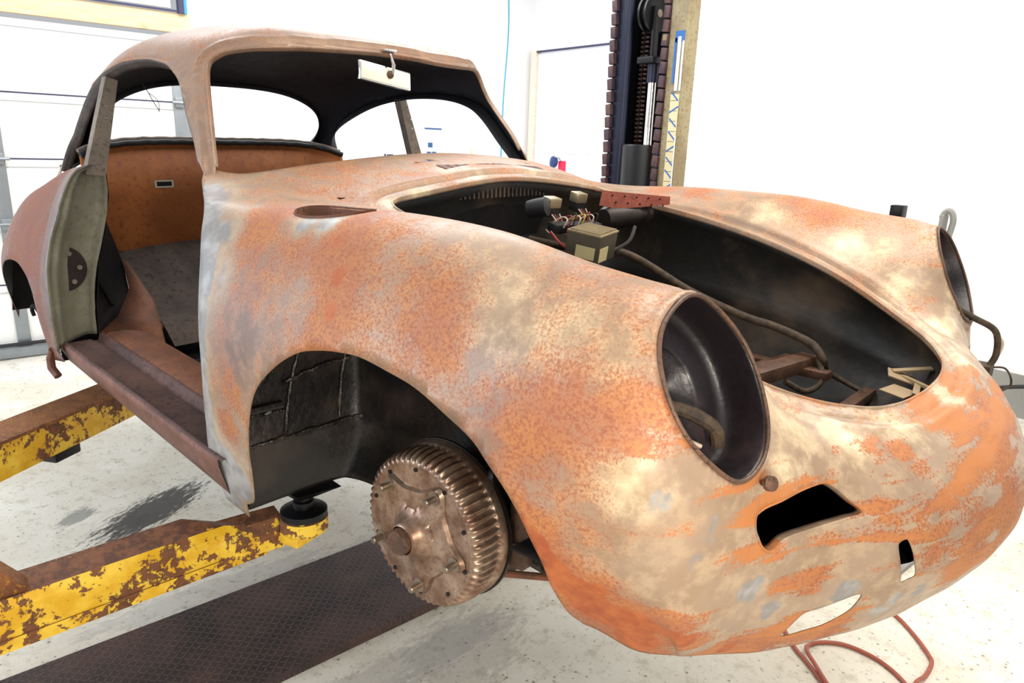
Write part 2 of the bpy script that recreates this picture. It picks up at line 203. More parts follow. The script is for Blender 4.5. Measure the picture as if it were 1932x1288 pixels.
def mat_floor():
    t = NT('painted_concrete'); a = t.noise(1.3, 8, .6); b = t.noise(60, 5, .7); c = t.noise(16, 6, .7)
    v = t.n('ShaderNodeTexVoronoi'); v.inputs['Scale'].default_value = 34; t.t.links.new(t.tc.outputs['Object'], v.inputs['Vector'])
    col = t.mix(t.ramp(a, .35, .65), lin(236, 231, 219), lin(214, 205, 186))
    col = t.mix(t.math('MULTIPLY', t.ramp(c, .5, .68), .5), col, lin(170, 156, 130))
    speck = t.math('MULTIPLY', t.ramp(v.outputs[0], .20, .09), t.ramp(c, .46, .54))
    col = t.mix(t.math('MULTIPLY', speck, .75), col, lin(92, 84, 76))
    col = t.mix(t.math('MULTIPLY', t.ramp(b, .57, .68), .6), col, lin(124, 114, 98))
    # oil scrape and grime in their own spots (spot centre x, y, half sizes, angle, strength)
    sx = t.n('ShaderNodeSeparateXYZ'); t.t.links.new(t.tc.outputs['Object'], sx.inputs[0])
    for (x, y, rx, ry, ang, st, cc) in ((-2.88, .60, .13, .34, .57, .97, (34, 28, 30)), (-2.62, .36, .08, .2, .57, .7, (56, 50, 50)), (-3.0, .35, .06, .1, .57, .6, (50, 60, 60)),
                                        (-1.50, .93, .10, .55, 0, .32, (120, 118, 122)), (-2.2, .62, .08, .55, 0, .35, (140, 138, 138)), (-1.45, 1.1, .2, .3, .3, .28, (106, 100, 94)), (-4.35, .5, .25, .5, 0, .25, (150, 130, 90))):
        ca, sa = math.cos(ang), math.sin(ang)
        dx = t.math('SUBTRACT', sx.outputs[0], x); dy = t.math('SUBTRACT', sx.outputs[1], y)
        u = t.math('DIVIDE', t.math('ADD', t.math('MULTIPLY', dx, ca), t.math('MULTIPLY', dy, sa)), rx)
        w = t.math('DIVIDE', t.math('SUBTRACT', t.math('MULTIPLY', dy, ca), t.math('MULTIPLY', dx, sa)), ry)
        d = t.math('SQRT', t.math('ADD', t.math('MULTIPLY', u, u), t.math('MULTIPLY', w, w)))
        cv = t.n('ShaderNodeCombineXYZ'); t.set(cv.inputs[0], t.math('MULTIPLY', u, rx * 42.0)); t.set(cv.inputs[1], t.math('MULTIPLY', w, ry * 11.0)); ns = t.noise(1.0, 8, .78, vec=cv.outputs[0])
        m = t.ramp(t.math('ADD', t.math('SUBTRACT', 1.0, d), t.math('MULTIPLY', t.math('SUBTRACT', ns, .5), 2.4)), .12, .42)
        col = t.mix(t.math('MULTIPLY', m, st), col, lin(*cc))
    t.bump(c, .15, .002)
    return t.fin(col, t.math('ADD', .32, t.math('MULTIPLY', c, .3)), 0, .5)
def mat_plate():
    t = NT('diamond_plate_steel'); v = t.tc.outputs['Object']
    def lug(ang, off):
        mp = t.n('ShaderNodeMapping'); mp.inputs['Rotation'].default_value = (0, 0, ang); mp.inputs['Location'].default_value = (off, off, 0)
        t.t.links.new(v, mp.inputs[0]); s = t.n('ShaderNodeSeparateXYZ'); t.t.links.new(mp.outputs[0], s.inputs[0])
        fx = t.math('SUBTRACT', t.math('FRACT', t.math('MULTIPLY', s.outputs[0], 44.0)), .5)
        fy = t.math('SUBTRACT', t.math('FRACT', t.math('MULTIPLY', s.outputs[1], 44.0)), .5)
        d = t.math('ADD', t.math('POWER', t.math('MULTIPLY', fx, 2.4), 2.0), t.math('POWER', t.math('MULTIPLY', fy, 7.0), 2.0))
        return t.ramp(d, 1.0, .4)
    h = t.math('MAXIMUM', lug(math.radians(45), 0), lug(math.radians(-45), .0091))
    a = t.noise(5, 6, .65); b = t.noise(60, 5)
    col = t.mix(t.ramp(a, .35, .68), lin(52, 44, 46), lin(88, 66, 60)); col = t.mix(t.math('MULTIPLY', h, .5), col, lin(104, 84, 72))
    col = t.mix(t.math('MULTIPLY', t.ramp(b, .55, .7), .4), col, lin(40, 34, 38))
    t.bump(h, .9, .003)
    return t.fin(col, .52, .35, .5)
def mat_drum():
    t = NT('oxidised_cast_drum'); a = t.noise(16, 6, .65); b = t.noise(120, 4)
    col = t.mix(t.ramp(a, .35, .66), lin(126, 96, 78), lin(176, 152, 132)); col = t.mix(t.math('MULTIPLY', t.ramp(b, .5, .7), .45), col, lin(96, 58, 44))
    t.bump(b, .25, .001)
    return t.fin(col, .36, .72)
def mat_wall(name, rgb=(240, 242, 244), rough=.7):
    t = NT(name); a = t.noise(.8, 4)
    return t.fin(t.mix(a, lin(*[c - 4 for c in rgb]), lin(*rgb)), rough, 0, .3)
def mat_wood(name, c1, c2, knots=True):
    t = NT(name); g = t.noise(9, 6, .6, stretch=(14, .8, 14)); k = t.noise(3.2, 3, .5)
    col = t.mix(t.ramp(g, .35, .65), lin(*c1), lin(*c2)); col = t.mix(t.math('MULTIPLY', t.ramp(k, .66, .72), .6), col, lin(150, 92, 48))
    return t.fin(col, .55, 0, .3)
M = dict(
    body=mat_body(), bodyroof=mat_body('rusty_roof_steel', (.80, .74, .75), -.06), bodyrear=mat_body('purple_brown_rear_steel', (.50, .37, .42), .02),  black=mat_black(), inner=mat_black('dark_inner_paint', (13, 12, 13), (30, 26, 25), .6, .3, 14, .15), sealer=mat_black('wet_sealer', (30, 26, 24), (90, 76, 64), .2, .6, 60),
    tub=mat_black('dirty_black_paint', (24, 22, 20), (78, 64, 50), .5, .45, 16), bucket=mat_black('bucket_paint', (26, 20, 24), (62, 46, 48), .34, .25, 30),
    liner=mat_black('bare_roof_inner', (26, 25, 32), (44, 42, 48), .6, .15, 10),
    rustpanel=mat_rustbrown('orange_brown_board', (146, 84, 40), (168, 100, 50), (134, 72, 38), .8, 6),
    greypanel=mat_rustbrown('grimy_grey_steel', (64, 54, 48), (88, 74, 64), (48, 36, 30), .75, 6),
    sill=mat_rustbrown('brown_sill_rust', (104, 66, 52), (128, 84, 68), (76, 54, 52), .6, 11),
    sillplank=mat_rustbrown('dark_sill_top', (82, 64, 60), (110, 82, 74), (54, 48, 54), .65, 9),
    kick=mat_rustbrown('orange_inner_rust', (106, 68, 50), (130, 82, 58), (84, 64, 56), .7, 10),
    olive=mat_rustbrown('olive_grey_primer', (116, 114, 98), (140, 138, 122), (120, 108, 84), .6, 6),
    grey=mat_rustbrown('grey_brown_post', (110, 100, 90), (134, 122, 110), (98, 86, 76), .55, 10),
    darkmetal=mat_plain('dark_greasy_metal', (48, 40, 36), .45, .4, .3, 30, .3), brownmetal=mat_rustbrown('greasy_rust', (78, 56, 44), (106, 76, 58), (48, 36, 30), .5, 20),
    redbracket=mat_rustbrown('red_oxide_bracket', (132, 66, 52), (152, 82, 66), (100, 50, 42), .6, 20),
    drum=mat_drum(), steel=mat_plain('worn_steel', (150, 136, 120), .35, .8, .2, 40, .2), chrome=mat_plain('bright_chrome', (225, 225, 228), .12, 1.0, .03, 5),
    mirror=mat_plain('pale_reflection_tone', (238, 232, 214), .25, .3, .03, 5), box=mat_plain('dusty_metal_box', (84, 74, 58), .6, .2, .25, 25, .2),
    boxtop=mat_plain('dusty_box_top', (150, 132, 98), .7, .1, .2, 30, .2), label=mat_plain('faded_paper', (196, 182, 134), .8, 0, .1, 20),
    relay=mat_plain('aluminium_cap', (196, 180, 146), .35, .7, .15, 25), rubber=mat_plain('black_rubber', (26, 26, 28), .6, 0, .2, 30),
    wire_w=mat_plain('pale_wire', (210, 190, 170), .5, 0, .1), wire_r=mat_plain('red_wire', (150, 40, 38), .5, 0, .1), wire_y=mat_plain('yellow_wire', (206, 190, 60), .5, 0, .1),
    loom=mat_rustbrown('cloth_loom', (52, 42, 34), (84, 68, 50), (36, 30, 26), .7, 60), card=mat_plain('torn_cardboard', (158, 136, 104), .8, 0, .15, 20),
    yellow=mat_yellow(), liftrust=mat_rustbrown('lift_rust', (104, 62, 38), (140, 88, 50), (176, 122, 44), .6, 14),
    floor=mat_floor(), plate=mat_plate(), wall=mat_wall('white_plaster', (247, 247, 248)), garage=mat_wall('white_steel_door', (236, 235, 230), .45), doorm=mat_wall('white_door_paint', (238, 240, 246), .4),
    seam=mat_plain('door_seam', (186, 182, 186), .6, 0, .05), track=mat_plain('galvanised_track', (150, 156, 160), .4, .6, .1, 20), pine=mat_wood('pine_board', (236, 200, 152), (244, 218, 180)), palepine=mat_wood('pale_jamb_wood', (236, 212, 190), (246, 230, 214)), pillar=mat_rustbrown('dark_window_frame_steel', (62, 54, 52), (84, 74, 68), (48, 40, 38), .6, 12),
    postblue=mat_plain('dark_blue_lift_paint', (24, 30, 56), .35, .2, .3, 9, .1), postolive=mat_rustbrown('worn_olive_post', (142, 128, 96), (164, 152, 120), (120, 100, 66), .5, 7),
    postblack=mat_plain('greasy_black_steel', (16, 16, 20), .4, .3, .3, 14, .2), chain=mat_plain('rusty_chain', (84, 64, 60), .5, .5, .3, 50, .3), rack=mat_rustbrown('rusty_latch_rack', (74, 56, 60), (104, 76, 70), (48, 52, 92), .5, 12),
    rod=mat_plain('polished_rod', (235, 235, 235), .12, 1.0, .02, 5), decalblue=mat_plain('blue_decal', (52, 112, 190), .5, 0, .08, 20), decalcream=mat_plain('cream_decal', (236, 222, 178), .6, 0, .08, 20), decalwhite=mat_plain('white_decal', (240, 240, 238), .5, 0, .03),
    hose=mat_plain('orange_red_hose', (166, 84, 62), .45, 0, .2, 60), cord=mat_plain('black_cord', (28, 28, 32), .5, 0, .2), cyan=mat_plain('cyan_cable', (70, 168, 205), .5, 0, .1), red=mat_plain('red_paint', (226, 40, 78), .45, 0, .1), navy=mat_plain('navy_plastic', (34, 62, 120), .4, 0, .2),
    frame=mat_plain('pale_blue_window_frame', (60, 60, 92), .5, 0, .1), panelblue=mat_plain('blue_breaker', (44, 96, 150), .5, 0, .2), stem=mat_plain('grey_stem_wall', (150, 150, 146), .8, 0, .15, 5, .2),
    glass=mat_plain('pane_backing', (236, 242, 250), .2, 0, .02))

# ------------------------------------------------------------------ object helpers
def tag(o, label=None, cat=None, group=None, kind=None):
    if label: o['label'] = label
    if cat: o['category'] = cat
    if group: o['group'] = group
    if kind: o['kind'] = kind
    return o
def empty(name, label, cat, loc=(0, 0, 0), group=None, mw=None):
    o = bpy.data.objects.new(name, None); COL.objects.link(o); o.empty_display_size = .1
    if mw is not None: o.matrix_world = mw
    else: o.location = loc
    return tag(o, label, cat, group)
def link_mesh(name, verts, faces, mats, parent=None, smooth=True, fmat=None, flip=False):
    me = bpy.data.meshes.new(name); me.from_pydata([tuple(map(float, v)) for v in verts], [], [tuple(reversed(f)) if flip else tuple(f) for f in faces])
    for m in (mats if isinstance(mats, (list, tuple)) else [mats]): me.materials.append(m)
    if fmat is not None: me.polygons.foreach_set('material_index', fmat)
    if smooth: me.polygons.foreach_set('use_smooth', [True] * len(me.polygons))
    me.update(); o = bpy.data.objects.new(name, me); COL.objects.link(o)
    if parent: o.parent = parent
    return o
class MB:
    """collects shapes into one mesh"""
    def __init__(s): s.v = []; s.f = []; s.m = []
    def add(s, V, Fs, m=0):
        k = len(s.v); s.v += [tuple(map(float, p)) for p in V]; s.f += [tuple(i + k for i in f) for f in Fs]; s.m += [m] * len(Fs); return s
    def box(s, c, d, m=0, R=None, bev=0.0):
        hx, hy, hz = d[0] / 2, d[1] / 2, d[2] / 2
        if bev <= 0:
            V = [(x, y, z) for x in (-hx, hx) for y in (-hy, hy) for z in (-hz, hz)]
            Fs = [(0, 1, 3, 2), (4, 6, 7, 5), (0, 4, 5, 1), (2, 3, 7, 6), (0, 2, 6, 4), (1, 5, 7, 3)]
        else:
            bm = bmesh.new(); bmesh.ops.create_cube(bm, size=1)
            for v in bm.verts: v.co = Vector((v.co.x * d[0], v.co.y * d[1], v.co.z * d[2]))
            bmesh.ops.bevel(bm, geom=bm.edges[:], offset=bev, segments=2, affect='EDGES', profile=.6)
            bm.verts.index_update(); V = [tuple(v.co) for v in bm.verts]; Fs = [tuple(v.index for v in f.verts) for f in bm.faces]; bm.free()
        if R is not None: V = [tuple(R @ Vector(p)) for p in V]
        return s.add([(p[0] + c[0], p[1] + c[1], p[2] + c[2]) for p in V], Fs, m)
    def tube(s, pts, r, n=10, m=0, cap=True, closed=False):
        P = [Vector(p) for p in pts]; N = len(P); rr = r if isinstance(r, (list, tuple)) else [r] * N
        V = []; up = None
        for i in range(N):
            a = P[(i - 1) % N] if (closed or i > 0) else P[i]; b = P[(i + 1) % N] if (closed or i < N - 1) else P[i]
            t = (b - a).normalized()
            if up is None: up = t.orthogonal().normalized()
            up = (up - t * up.dot(t)); up = up.normalized() if up.length > 1e-6 else t.orthogonal().normalized()
            w = t.cross(up)
            for k in range(n):
                q = 2 * math.pi * k / n; V.append(P[i] + (up * math.cos(q) + w * math.sin(q)) * rr[i])
        Fs = []
        for i in range(N if closed else N - 1):
            j = (i + 1) % N
            for k in range(n): Fs.append((i * n + k, i * n + (k + 1) % n, j * n + (k + 1) % n, j * n + k))
        if cap and not closed: Fs += [tuple(reversed(range(n))), tuple(range((N - 1) * n, N * n))]
        return s.add(V, Fs, m)
    def lathe(s, c, axis, prof, n=32, m=0, ripple=None):
        """prof: list of (radius, height along axis)"""
        ax = Vector(axis).normalized(); a = ax.orthogonal().normalized()
        if abs(ax.z) < .9: a = (Vector((0, 0, 1)) - ax * ax.z).normalized()
        b = ax.cross(a); c = Vector(c); V = []
        for i, (r, h) in enumerate(prof):
            for k in range(n):
                q = 2 * math.pi * k / n; r2 = r if ripple is None else r + ripple(i, q)
                V.append(c + ax * h + (a * math.cos(q) + b * math.sin(q)) * max(r2, 1e-5))
        Fs = [(i * n + k, i * n + (k + 1) % n, (i + 1) * n + (k + 1) % n, (i + 1) * n + k) for i in range(len(prof) - 1) for k in range(n)]
        if prof[0][0] > 1e-4: Fs.append(tuple(reversed(range(n))))
        if prof[-1][0] > 1e-4: Fs.append(tuple(range((len(prof) - 1) * n, len(prof) * n)))
        return s.add(V, Fs, m)
    def prism(s, poly, ext, m=0):
        """flat polygon pushed along the vector ext"""
        n = len(poly); e = Vector(ext); V = [Vector(p) for p in poly] + [Vector(p) + e for p in poly]
        return s.add(V, [tuple(range(n)), tuple(reversed(range(n, 2 * n)))] + [(i, i + n, (i + 1) % n + n, (i + 1) % n) for i in range(n)], m)
    def build(s, name, mats, parent=None, smooth=True, angle=35):
        o = link_mesh(name, s.v, s.f, mats, parent, False, s.m)
        bm = bmesh.new(); bm.from_mesh(o.data); bmesh.ops.recalc_face_normals(bm, faces=bm.faces[:]); bm.to_mesh(o.data); bm.free()
        if smooth:
            o.data.polygons.foreach_set('use_smooth', [True] * len(o.data.polygons))
            o.data.set_sharp_from_angle(angle=math.radians(angle))
        return o
def smooth_path(pts, n=8):
    P = [Vector(p) for p in pts]; out = []
    for i in range(len(P) - 1):
        a, b, c, d = P[max(i - 1, 0)], P[i], P[i + 1], P[min(i + 2, len(P) - 1)]
        for k in range(n):
            t = k / n; out.append(.5 * ((2 * b) + (c - a) * t + (2 * a - 5 * b + 4 * c - d) * t * t + (3 * b - a - 3 * c + d) * t ** 3))
    return out + [P[-1]]

# ------------------------------------------------------------------ sheet-metal surfaces
def sm(n, t):
    A = np.zeros((n, n)); B = np.zeros((n, n)); A[0, 0] = A[-1, -1] = 1
    for i in range(1, n - 1):
        A[i, i - 1] = 1; A[i, i] = 4; A[i, i + 1] = 1; B[i, i - 1] = 6; B[i, i] = -12; B[i, i + 1] = 6
    Q = np.linalg.solve(A, B); t = np.asarray(t, float); k = np.clip(np.floor(t).astype(int), 0, n - 2); f = t - k
    Mx = np.zeros((len(t), n)); I = np.arange(len(t)); a = 1 - f; b = f; Mx[I, k] += a; Mx[I, k + 1] += b
    return Mx + ((a ** 3 - a) / 6)[:, None] * Q[k] + ((b ** 3 - b) / 6)[:, None] * Q[k + 1]
def full(net): return np.concatenate([net[:, :0:-1] * [1, -1, 1], net], 1)
def ev(net, uv):
    uv = np.asarray(uv, float); return np.einsum('ai,aj,ijk->ak', sm(net.shape[0], uv[:, 0]), sm(net.shape[1], uv[:, 1]), net)
def evn(net, uv):
    uv = np.asarray(uv, float); e = 1e-3
    du = ev(net, uv + [e, 0]) - ev(net, uv - [e, 0]); dv = ev(net, uv + [0, e]) - ev(net, uv - [0, e])
    n = np.cross(du, dv); return n / (np.linalg.norm(n, axis=1)[:, None] + 1e-12)
_pc = {}
def project(net, X, it=12):
    """closest surface parameters for 3-D points"""
    key = id(net)
    if key not in _pc:
        us = np.linspace(0, net.shape[0] - 1, (net.shape[0] - 1) * 10 + 1); vs = np.linspace(0, net.shape[1] - 1, (net.shape[1] - 1) * 10 + 1)
        U, V = np.meshgrid(us, vs, indexing='ij'); uv = np.c_[U.ravel(), V.ravel()]; _pc[key] = (uv, ev(net, uv))
    uv0, P = _pc[key]; X = np.asarray(X, float)
    uv = np.array([uv0[((P - x) ** 2).sum(1).argmin()] for x in X])
    for _ in range(it):
        e = 1e-4; p = ev(net, uv); a = (ev(net, uv + [e, 0]) - p) / e; b = (ev(net, uv + [0, e]) - p) / e; r = X - p
        aa = (a * a).sum(1); bb = (b * b).sum(1); ab = (a * b).sum(1); ra = (r * a).sum(1); rb = (r * b).sum(1); D = aa * bb - ab * ab + 1e-12
        st = np.c_[(ra * bb - rb * ab) / D, (rb * aa - ra * ab) / D]; uv = uv + np.clip(st, -.4, .4)
    return uv
def dense(loop, closed=True, n=8):
    L = np.asarray(loop, float); N = len(L); out = []
    for i in range(N if closed else N - 1):
        if closed: a, b, c, d = L[(i - 1) % N], L[i], L[(i + 1) % N], L[(i + 2) % N]
        else: a, b, c, d = L[max(i - 1, 0)], L[i], L[i + 1], L[min(i + 2, N - 1)]
        for k in range(n):
            t = k / n; out.append(.5 * ((2 * b) + (c - a) * t + (2 * a - 5 * b + 4 * c - d) * t * t + (3 * b - a - 3 * c + d) * t ** 3))
    if not closed: out.append(L[-1])
    return np.array(out)
def inside(P, poly):
    x, y = P[:, 0], P[:, 1]; r = np.zeros(len(P), bool); A = poly; B = np.roll(poly, -1, 0)
    for (x1, y1), (x2, y2) in zip(A, B):
        if y1 == y2: continue
        c = ((y1 > y) != (y2 > y)) & (x < (x2 - x1) * (y - y1) / (y2 - y1) + x1); r ^= c
    return r
def dist_poly(P, L, closed=True):
    B = np.roll(L, -1, 0) if closed else L[1:]; A = L if closed else L[:-1]; best = np.full(len(P), 1e9)
    for a, b in zip(A, B):
        d = b - a; t = np.clip(((P - a) @ d) / (d @ d + 1e-12), 0, 1); best = np.minimum(best, np.linalg.norm(P - (a + t[:, None] * d), axis=1))
    return best
def zones_of(P):
    """stain and primer zones of the panel, plus a painted cream highlight on the wings"""
    Z = np.zeros((len(P), 4)); Z[:, 3] = 1
    for k, x, y, z, r, w in BLOBS:
        k = int(k)
        for sy in ((1, -1) if k in (1, 2) else (1,)):
            g = w * np.exp(-(((P - [x, y * sy, z]) ** 2).sum(1)) / (r * r)); g *= (1 if sy == 1 else .7)
            if k == 3: Z[:, 3] = np.maximum(0, Z[:, 3] - g)
            else: Z[:, k] = np.maximum(Z[:, k], g) if k != 0 else np.minimum(1.4, np.maximum(Z[:, k], g) + .25 * np.minimum(Z[:, k], g))
    Z[:, 0] = np.clip(Z[:, 0], 0, 1); return np.clip(Z, 0, 1)
def patch(name, net, ugrid, vgrid, outer, holes, mats, parent, flip=False, disp=None, thick=.0022, extra=(), zonefix=None):
    U, V = np.meshgrid(ugrid, vgrid, indexing='ij'); G = np.c_[U.ravel(), V.ravel()]
    su = np.median(np.diff(ugrid)); sc = np.array([1 / su, 1 / np.median(np.diff(vgrid))])
    loops = [np.asarray(outer, float)] + [np.asarray(h, float) for h in holes]; lines = [np.asarray(e, float) for e in extra]
    keep = inside(G, loops[0])
    for L in loops: keep &= dist_poly(G * sc, L * sc) > .45
    for L in lines: keep &= dist_poly(G * sc, L * sc, False) > .4
    for h in loops[1:]: keep &= ~inside(G, h)
    pts = list(G[keep]); edges = []
    for L in loops:
        k = len(pts); pts += list(L); edges += [(k + i, k + (i + 1) % len(L)) for i in range(len(L))]
    for L in lines:
        k = len(pts); pts += list(L); edges += [(k + i, k + i + 1) for i in range(len(L) - 1)]
    r = delaunay_2d_cdt([Vector((float(p[0] * sc[0]), float(p[1] * sc[1]))) for p in pts], edges, [], 0, 1e-5)
    vv = np.array([(v.x, v.y) for v in r[0]]) / sc; ff = np.array([f for f in r[2]])
    c = vv[ff].mean(1); ok = inside(c, loops[0])
    for h in loops[1:]: ok &= ~inside(c, h)
    ff = ff[ok]; used = np.unique(ff); mp = -np.ones(len(vv), int); mp[used] = np.arange(len(used)); ff = mp[ff]; vv = vv[used]
    P = ev(net, vv)
    if disp: P = disp(P, vv, evn(net, vv) * (-1 if flip else 1))
    # orientation of triangles in uv
    a = vv[ff]; area2 = np.cross(a[:, 1] - a[:, 0], a[:, 2] - a[:, 0]); ff[area2 < 0] = ff[area2 < 0][:, ::-1]
    if flip: ff = ff[:, ::-1]
    o = link_mesh(name, P, ff.tolist(), mats, parent)
    Z = zones_of(P)
    if zonefix: Z = zonefix(P, Z)
    ca = o.data.color_attributes.new('zones', 'FLOAT_COLOR', 'POINT'); ca.data.foreach_set('color', Z.astype(np.float32).ravel())
    if thick:
        md = o.modifiers.new('sheet', 'SOLIDIFY'); md.thickness = thick; md.offset = -1; md.material_offset = 1; md.use_even_offset = False
    return o
def vsteps(segs): 
    out = [segs[0][0]]
    for a, b, n in segs: out += list(np.linspace(a, b, n + 1)[1:])
    return np.array(out)
def strip(name, A, B, mat, parent, closed=True, thick=.002, rows=3, bulge=0.0):
    """sheet strip between two matching point rows"""
    A = np.asarray(A); B = np.asarray(B); n = len(A); V = []
    for k in range(rows + 1): V += list(A + (B - A) * k / rows)
    Fs = []
    for k in range(rows):
        for i in range(n if closed else n - 1): Fs.append((k * n + i, k * n + (i + 1) % n, (k + 1) * n + (i + 1) % n, (k + 1) * n + i))
    o = link_mesh(name, V, Fs, mat, parent)
    ca = o.data.color_attributes.new('zones', 'FLOAT_COLOR', 'POINT'); ca.data.foreach_set('color', zones_of(np.array(V)).astype(np.float32).ravel())
    if thick: md = o.modifiers.new('sheet', 'SOLIDIFY'); md.thickness = thick; md.offset = 0
    return o
HOSE1 = [(-1.25, 2.15), (-1.0, 2.03), (-.84, 1.907), (-.783, 1.874), (-.713, 1.829), (-.655, 1.780), (-.60, 1.70), (-.56, 1.66), (-.59, 1.70, .012), (-.646, 1.777, .012), (-.74, 1.856, .012), (-.801, 1.908, .012), (-.811, 1.961), (-.784, 2.008), (-.735, 2.044), (-.658, 2.054), (-.589, 2.034), (-.528, 1.992), (-.47, 1.93), (-.46, 1.90), (-.50, 1.95, .012), (-.532, 2.021, .012), (-.532, 2.097), (-.541, 2.169), (-.56, 2.2), (-.603, 2.244), (-.662, 2.293), (-.707, 2.322), (-.80, 2.36), (-1.1, 2.38)]

# ================================================================== the stripped coupe body
CAR_MW = Matrix(((0.99340337, -0.11355894, -0.01594087, -1.11321947), (0.11324877, 0.99338163, -0.01917454, 1.26262858), (0.01801281, 0.01724277, 0.99968906, 0.50640965), (0, 0, 0, 1)))
def cw(p): return CAR_MW @ Vector(p)
car = empty('coupe_body', 'rusty stripped coupe body without doors, bonnet or glass, raised on yellow lift arms', 'car', mw=CAR_MW)
NF = full(NET_FRONT); NG0 = NET_ROOF.copy()
NG0[6, 5] = (-1.775, .640, .865); NG0[7, 5] = (-1.945, .605, .78); NG0[8, 5] = (-2.09, .61, .73); NG0[8, 4] = (-2.08, .575, .82); NG0[7, 4] = (-1.935, .570, .905)
NG = full(NG0); NR = full(NET_REAR)
mirv = lambda L, w: [[u, w - v] for u, v in L][::-1]
mir3 = lambda L: np.asarray(L, float) * [1, -1, 1]

# --- front shell -----------------------------------------------------
head_n3 = dense(HEAD3, True, 10); hc0 = head_n3.mean(0)
for _ in range(3): head_n3 = (head_n3 + np.roll(head_n3, 1, 0) + np.roll(head_n3, -1, 0)) / 3
head_f3 = mir3(head_n3)
HEAD = []
for L3 in (head_n3, head_f3):
    uv = project(NF, L3); HEAD.append((uv, L3, ev(NF, uv)))
fq = np.linspace(0, 2 * np.pi, 40, endpoint=False)
fill3 = np.array([(-.183 + .102 * np.cos(a) + .0 * np.sin(a), -.616 - .045 * np.sin(a) + .012 * np.cos(a), .84) for a in fq])
fill_uv = project(NF, fill3); fill3 = ev(NF, fill_uv)
hood_half = np.array(HOOD3); hood3 = dense(np.concatenate([hood_half, mir3(hood_half)[1:-1][::-1]]), True, 8)
for _ in range(4): hood3 = (hood3 + np.roll(hood3, 1, 0) + np.roll(hood3, -1, 0)) / 3
hood_uv = project(NF, hood3); hood3 = ev(NF, hood_uv)
def offset_loop(L3, w):
    c = L3.mean(0); t = np.roll(L3, -1, 0) - np.roll(L3, 1, 0); t /= np.linalg.norm(t, axis=1)[:, None]
    o = np.cross(t, [0, 0, 1.0]); o /= np.linalg.norm(o, axis=1)[:, None]
    if ((o * (L3 - c)).sum(1)).mean() < 0: o = -o
    return L3 + o * w
def small_hole(c, r, n=14):
    return project(NF, [(c[0] + r * math.cos(a), c[1] + r * math.sin(a), c[2]) for a in np.linspace(0, 2 * math.pi, n, endpoint=False)])
def disp_front(P, uv, N):
    for huv, H3, S3 in HEAD:
        ctr = H3.mean(0); near = np.linalg.norm(P - ctr, axis=1) < .24; idx = np.where(near)[0]
        D = np.linalg.norm(P[idx, None] - S3[None], axis=2); k = D.argmin(1); d = D[np.arange(len(idx)), k]
        w = np.clip(1 - d / .075, 0, 1); w = w * w * (3 - 2 * w)
        P[idx] += (H3[k] - S3[k]) * w[:, None]
        lip = np.exp(-((d - .004) / .006) ** 2) * .003 - np.exp(-((d - .019) / .006) ** 2) * .0012
        P[idx] += N[idx] * lip[:, None]
    d = dist_poly(P, hood3)                                          # sunken shelf the bonnet closed onto
    sh = 1 - np.clip((d - .040) / .007, 0, 1); sh = sh * sh * (3 - 2 * sh)
    P = P - N * (sh * .009)[:, None]
    P = P + N * (np.exp(-((d - .022) / .0035) ** 2) * .0045 + np.exp(-((d - .002) / .004) ** 2) * .004)[:, None]
    P = P + N * (np.exp(-((d - .056) / .006) ** 2) * .0022)[:, None]
    df = dist_poly(P, fill3); P = P - N * (np.exp(-(df / .012) ** 2) * .004)[:, None]
    # hand-beaten unevenness of the nose metal
    q = np.clip((P[:, 0] - .3) / .3, 0, 1); P = P + N * (q * .0009 * (np.sin(P[:, 1] * 61 + P[:, 2] * 23) * np.sin(P[:, 2] * 57 - P[:, 1] * 17)))[:, None]
    return P
door_n = dense(UV_DOOR[::-1], False, 6)                               # bottom -> top
door_n = np.array([[1.55, 0.0]] + [p for p in door_n.tolist() if p[1] > .05])
foot = project(NF, [(-.775, -.655, .866), (-.80, -.61, .88)])
wsb_n = dense([[.30, 5.60], [.456, 5.546], [.645, 5.587], [.788, 5.779], [.957, 6.442], [1.026, 7.18], [.986, 7.695], [.95, 8.0]], False, 6)
door_n = door_n[door_n[:, 1] < 4.3]
rear_n = np.concatenate([door_n, project(NF, [(-.735, -.618, .88), (-.778, -.594, .888), (-.80, -.572, .892)]), wsb_n[5:]])
outerF = np.concatenate([[[u, 0.0] for u in np.arange(10.0, 1.9, -.25)], rear_n, np.array(mirv(rear_n[:-1].tolist(), 16)), [[u, 16.0] for u in np.arange(2, 9.9, .25)], [[10.0, 16.0], [10.45, 15.7], [10.72, 14.9], [10.86, 13.8], [10.95, 12.8]] + [[11, v] for v in np.arange(12.2, 3.7, -.25)] + [[10.95, 3.2], [10.86, 2.2], [10.72, 1.1], [10.45, .3]]])
arch = np.concatenate([[[1.96, -.6]], dense(UV_ARCH[:-1] + [[7.82, .24], [7.99, .04], [8.12, -.10]], False, 6), [[8.2, -.6]]])
archf = np.array(mirv(arch.tolist(), 16))
horn = dense(UV_HORN, True, 4); hornf = np.array(mirv(horn.tolist(), 16))
bumpn = dense(UV_BUMP, True, 4); bumpf = np.array(mirv(bumpn.tolist(), 16))
valn = dense(UV_VAL, True, 4)
louv = [small_hole((-.46 + i * .0, 0, .9), .001) for i in range(0)]
cowl_holes = [small_hole(c, r) for c, r in (((-.475, -.178, .92), .006), ((-.485, -.128, .925), .011), ((-.475, .24, .92), .010), ((-.47, .33, .91), .005), ((-.52, -.60, .86), .005))]
pinh = [small_hole((0, 0, 0), .001)][:0]
ug = vsteps([(0, 2, 26), (2, 8, 118), (8, 10, 44), (10, 11, 22)]); vg0 = vsteps([(0, 3, 34), (3, 5, 30), (5, 7, 22), (7, 8, 34)])
vg = np.concatenate([vg0, 16 - vg0[::-1][1:]])
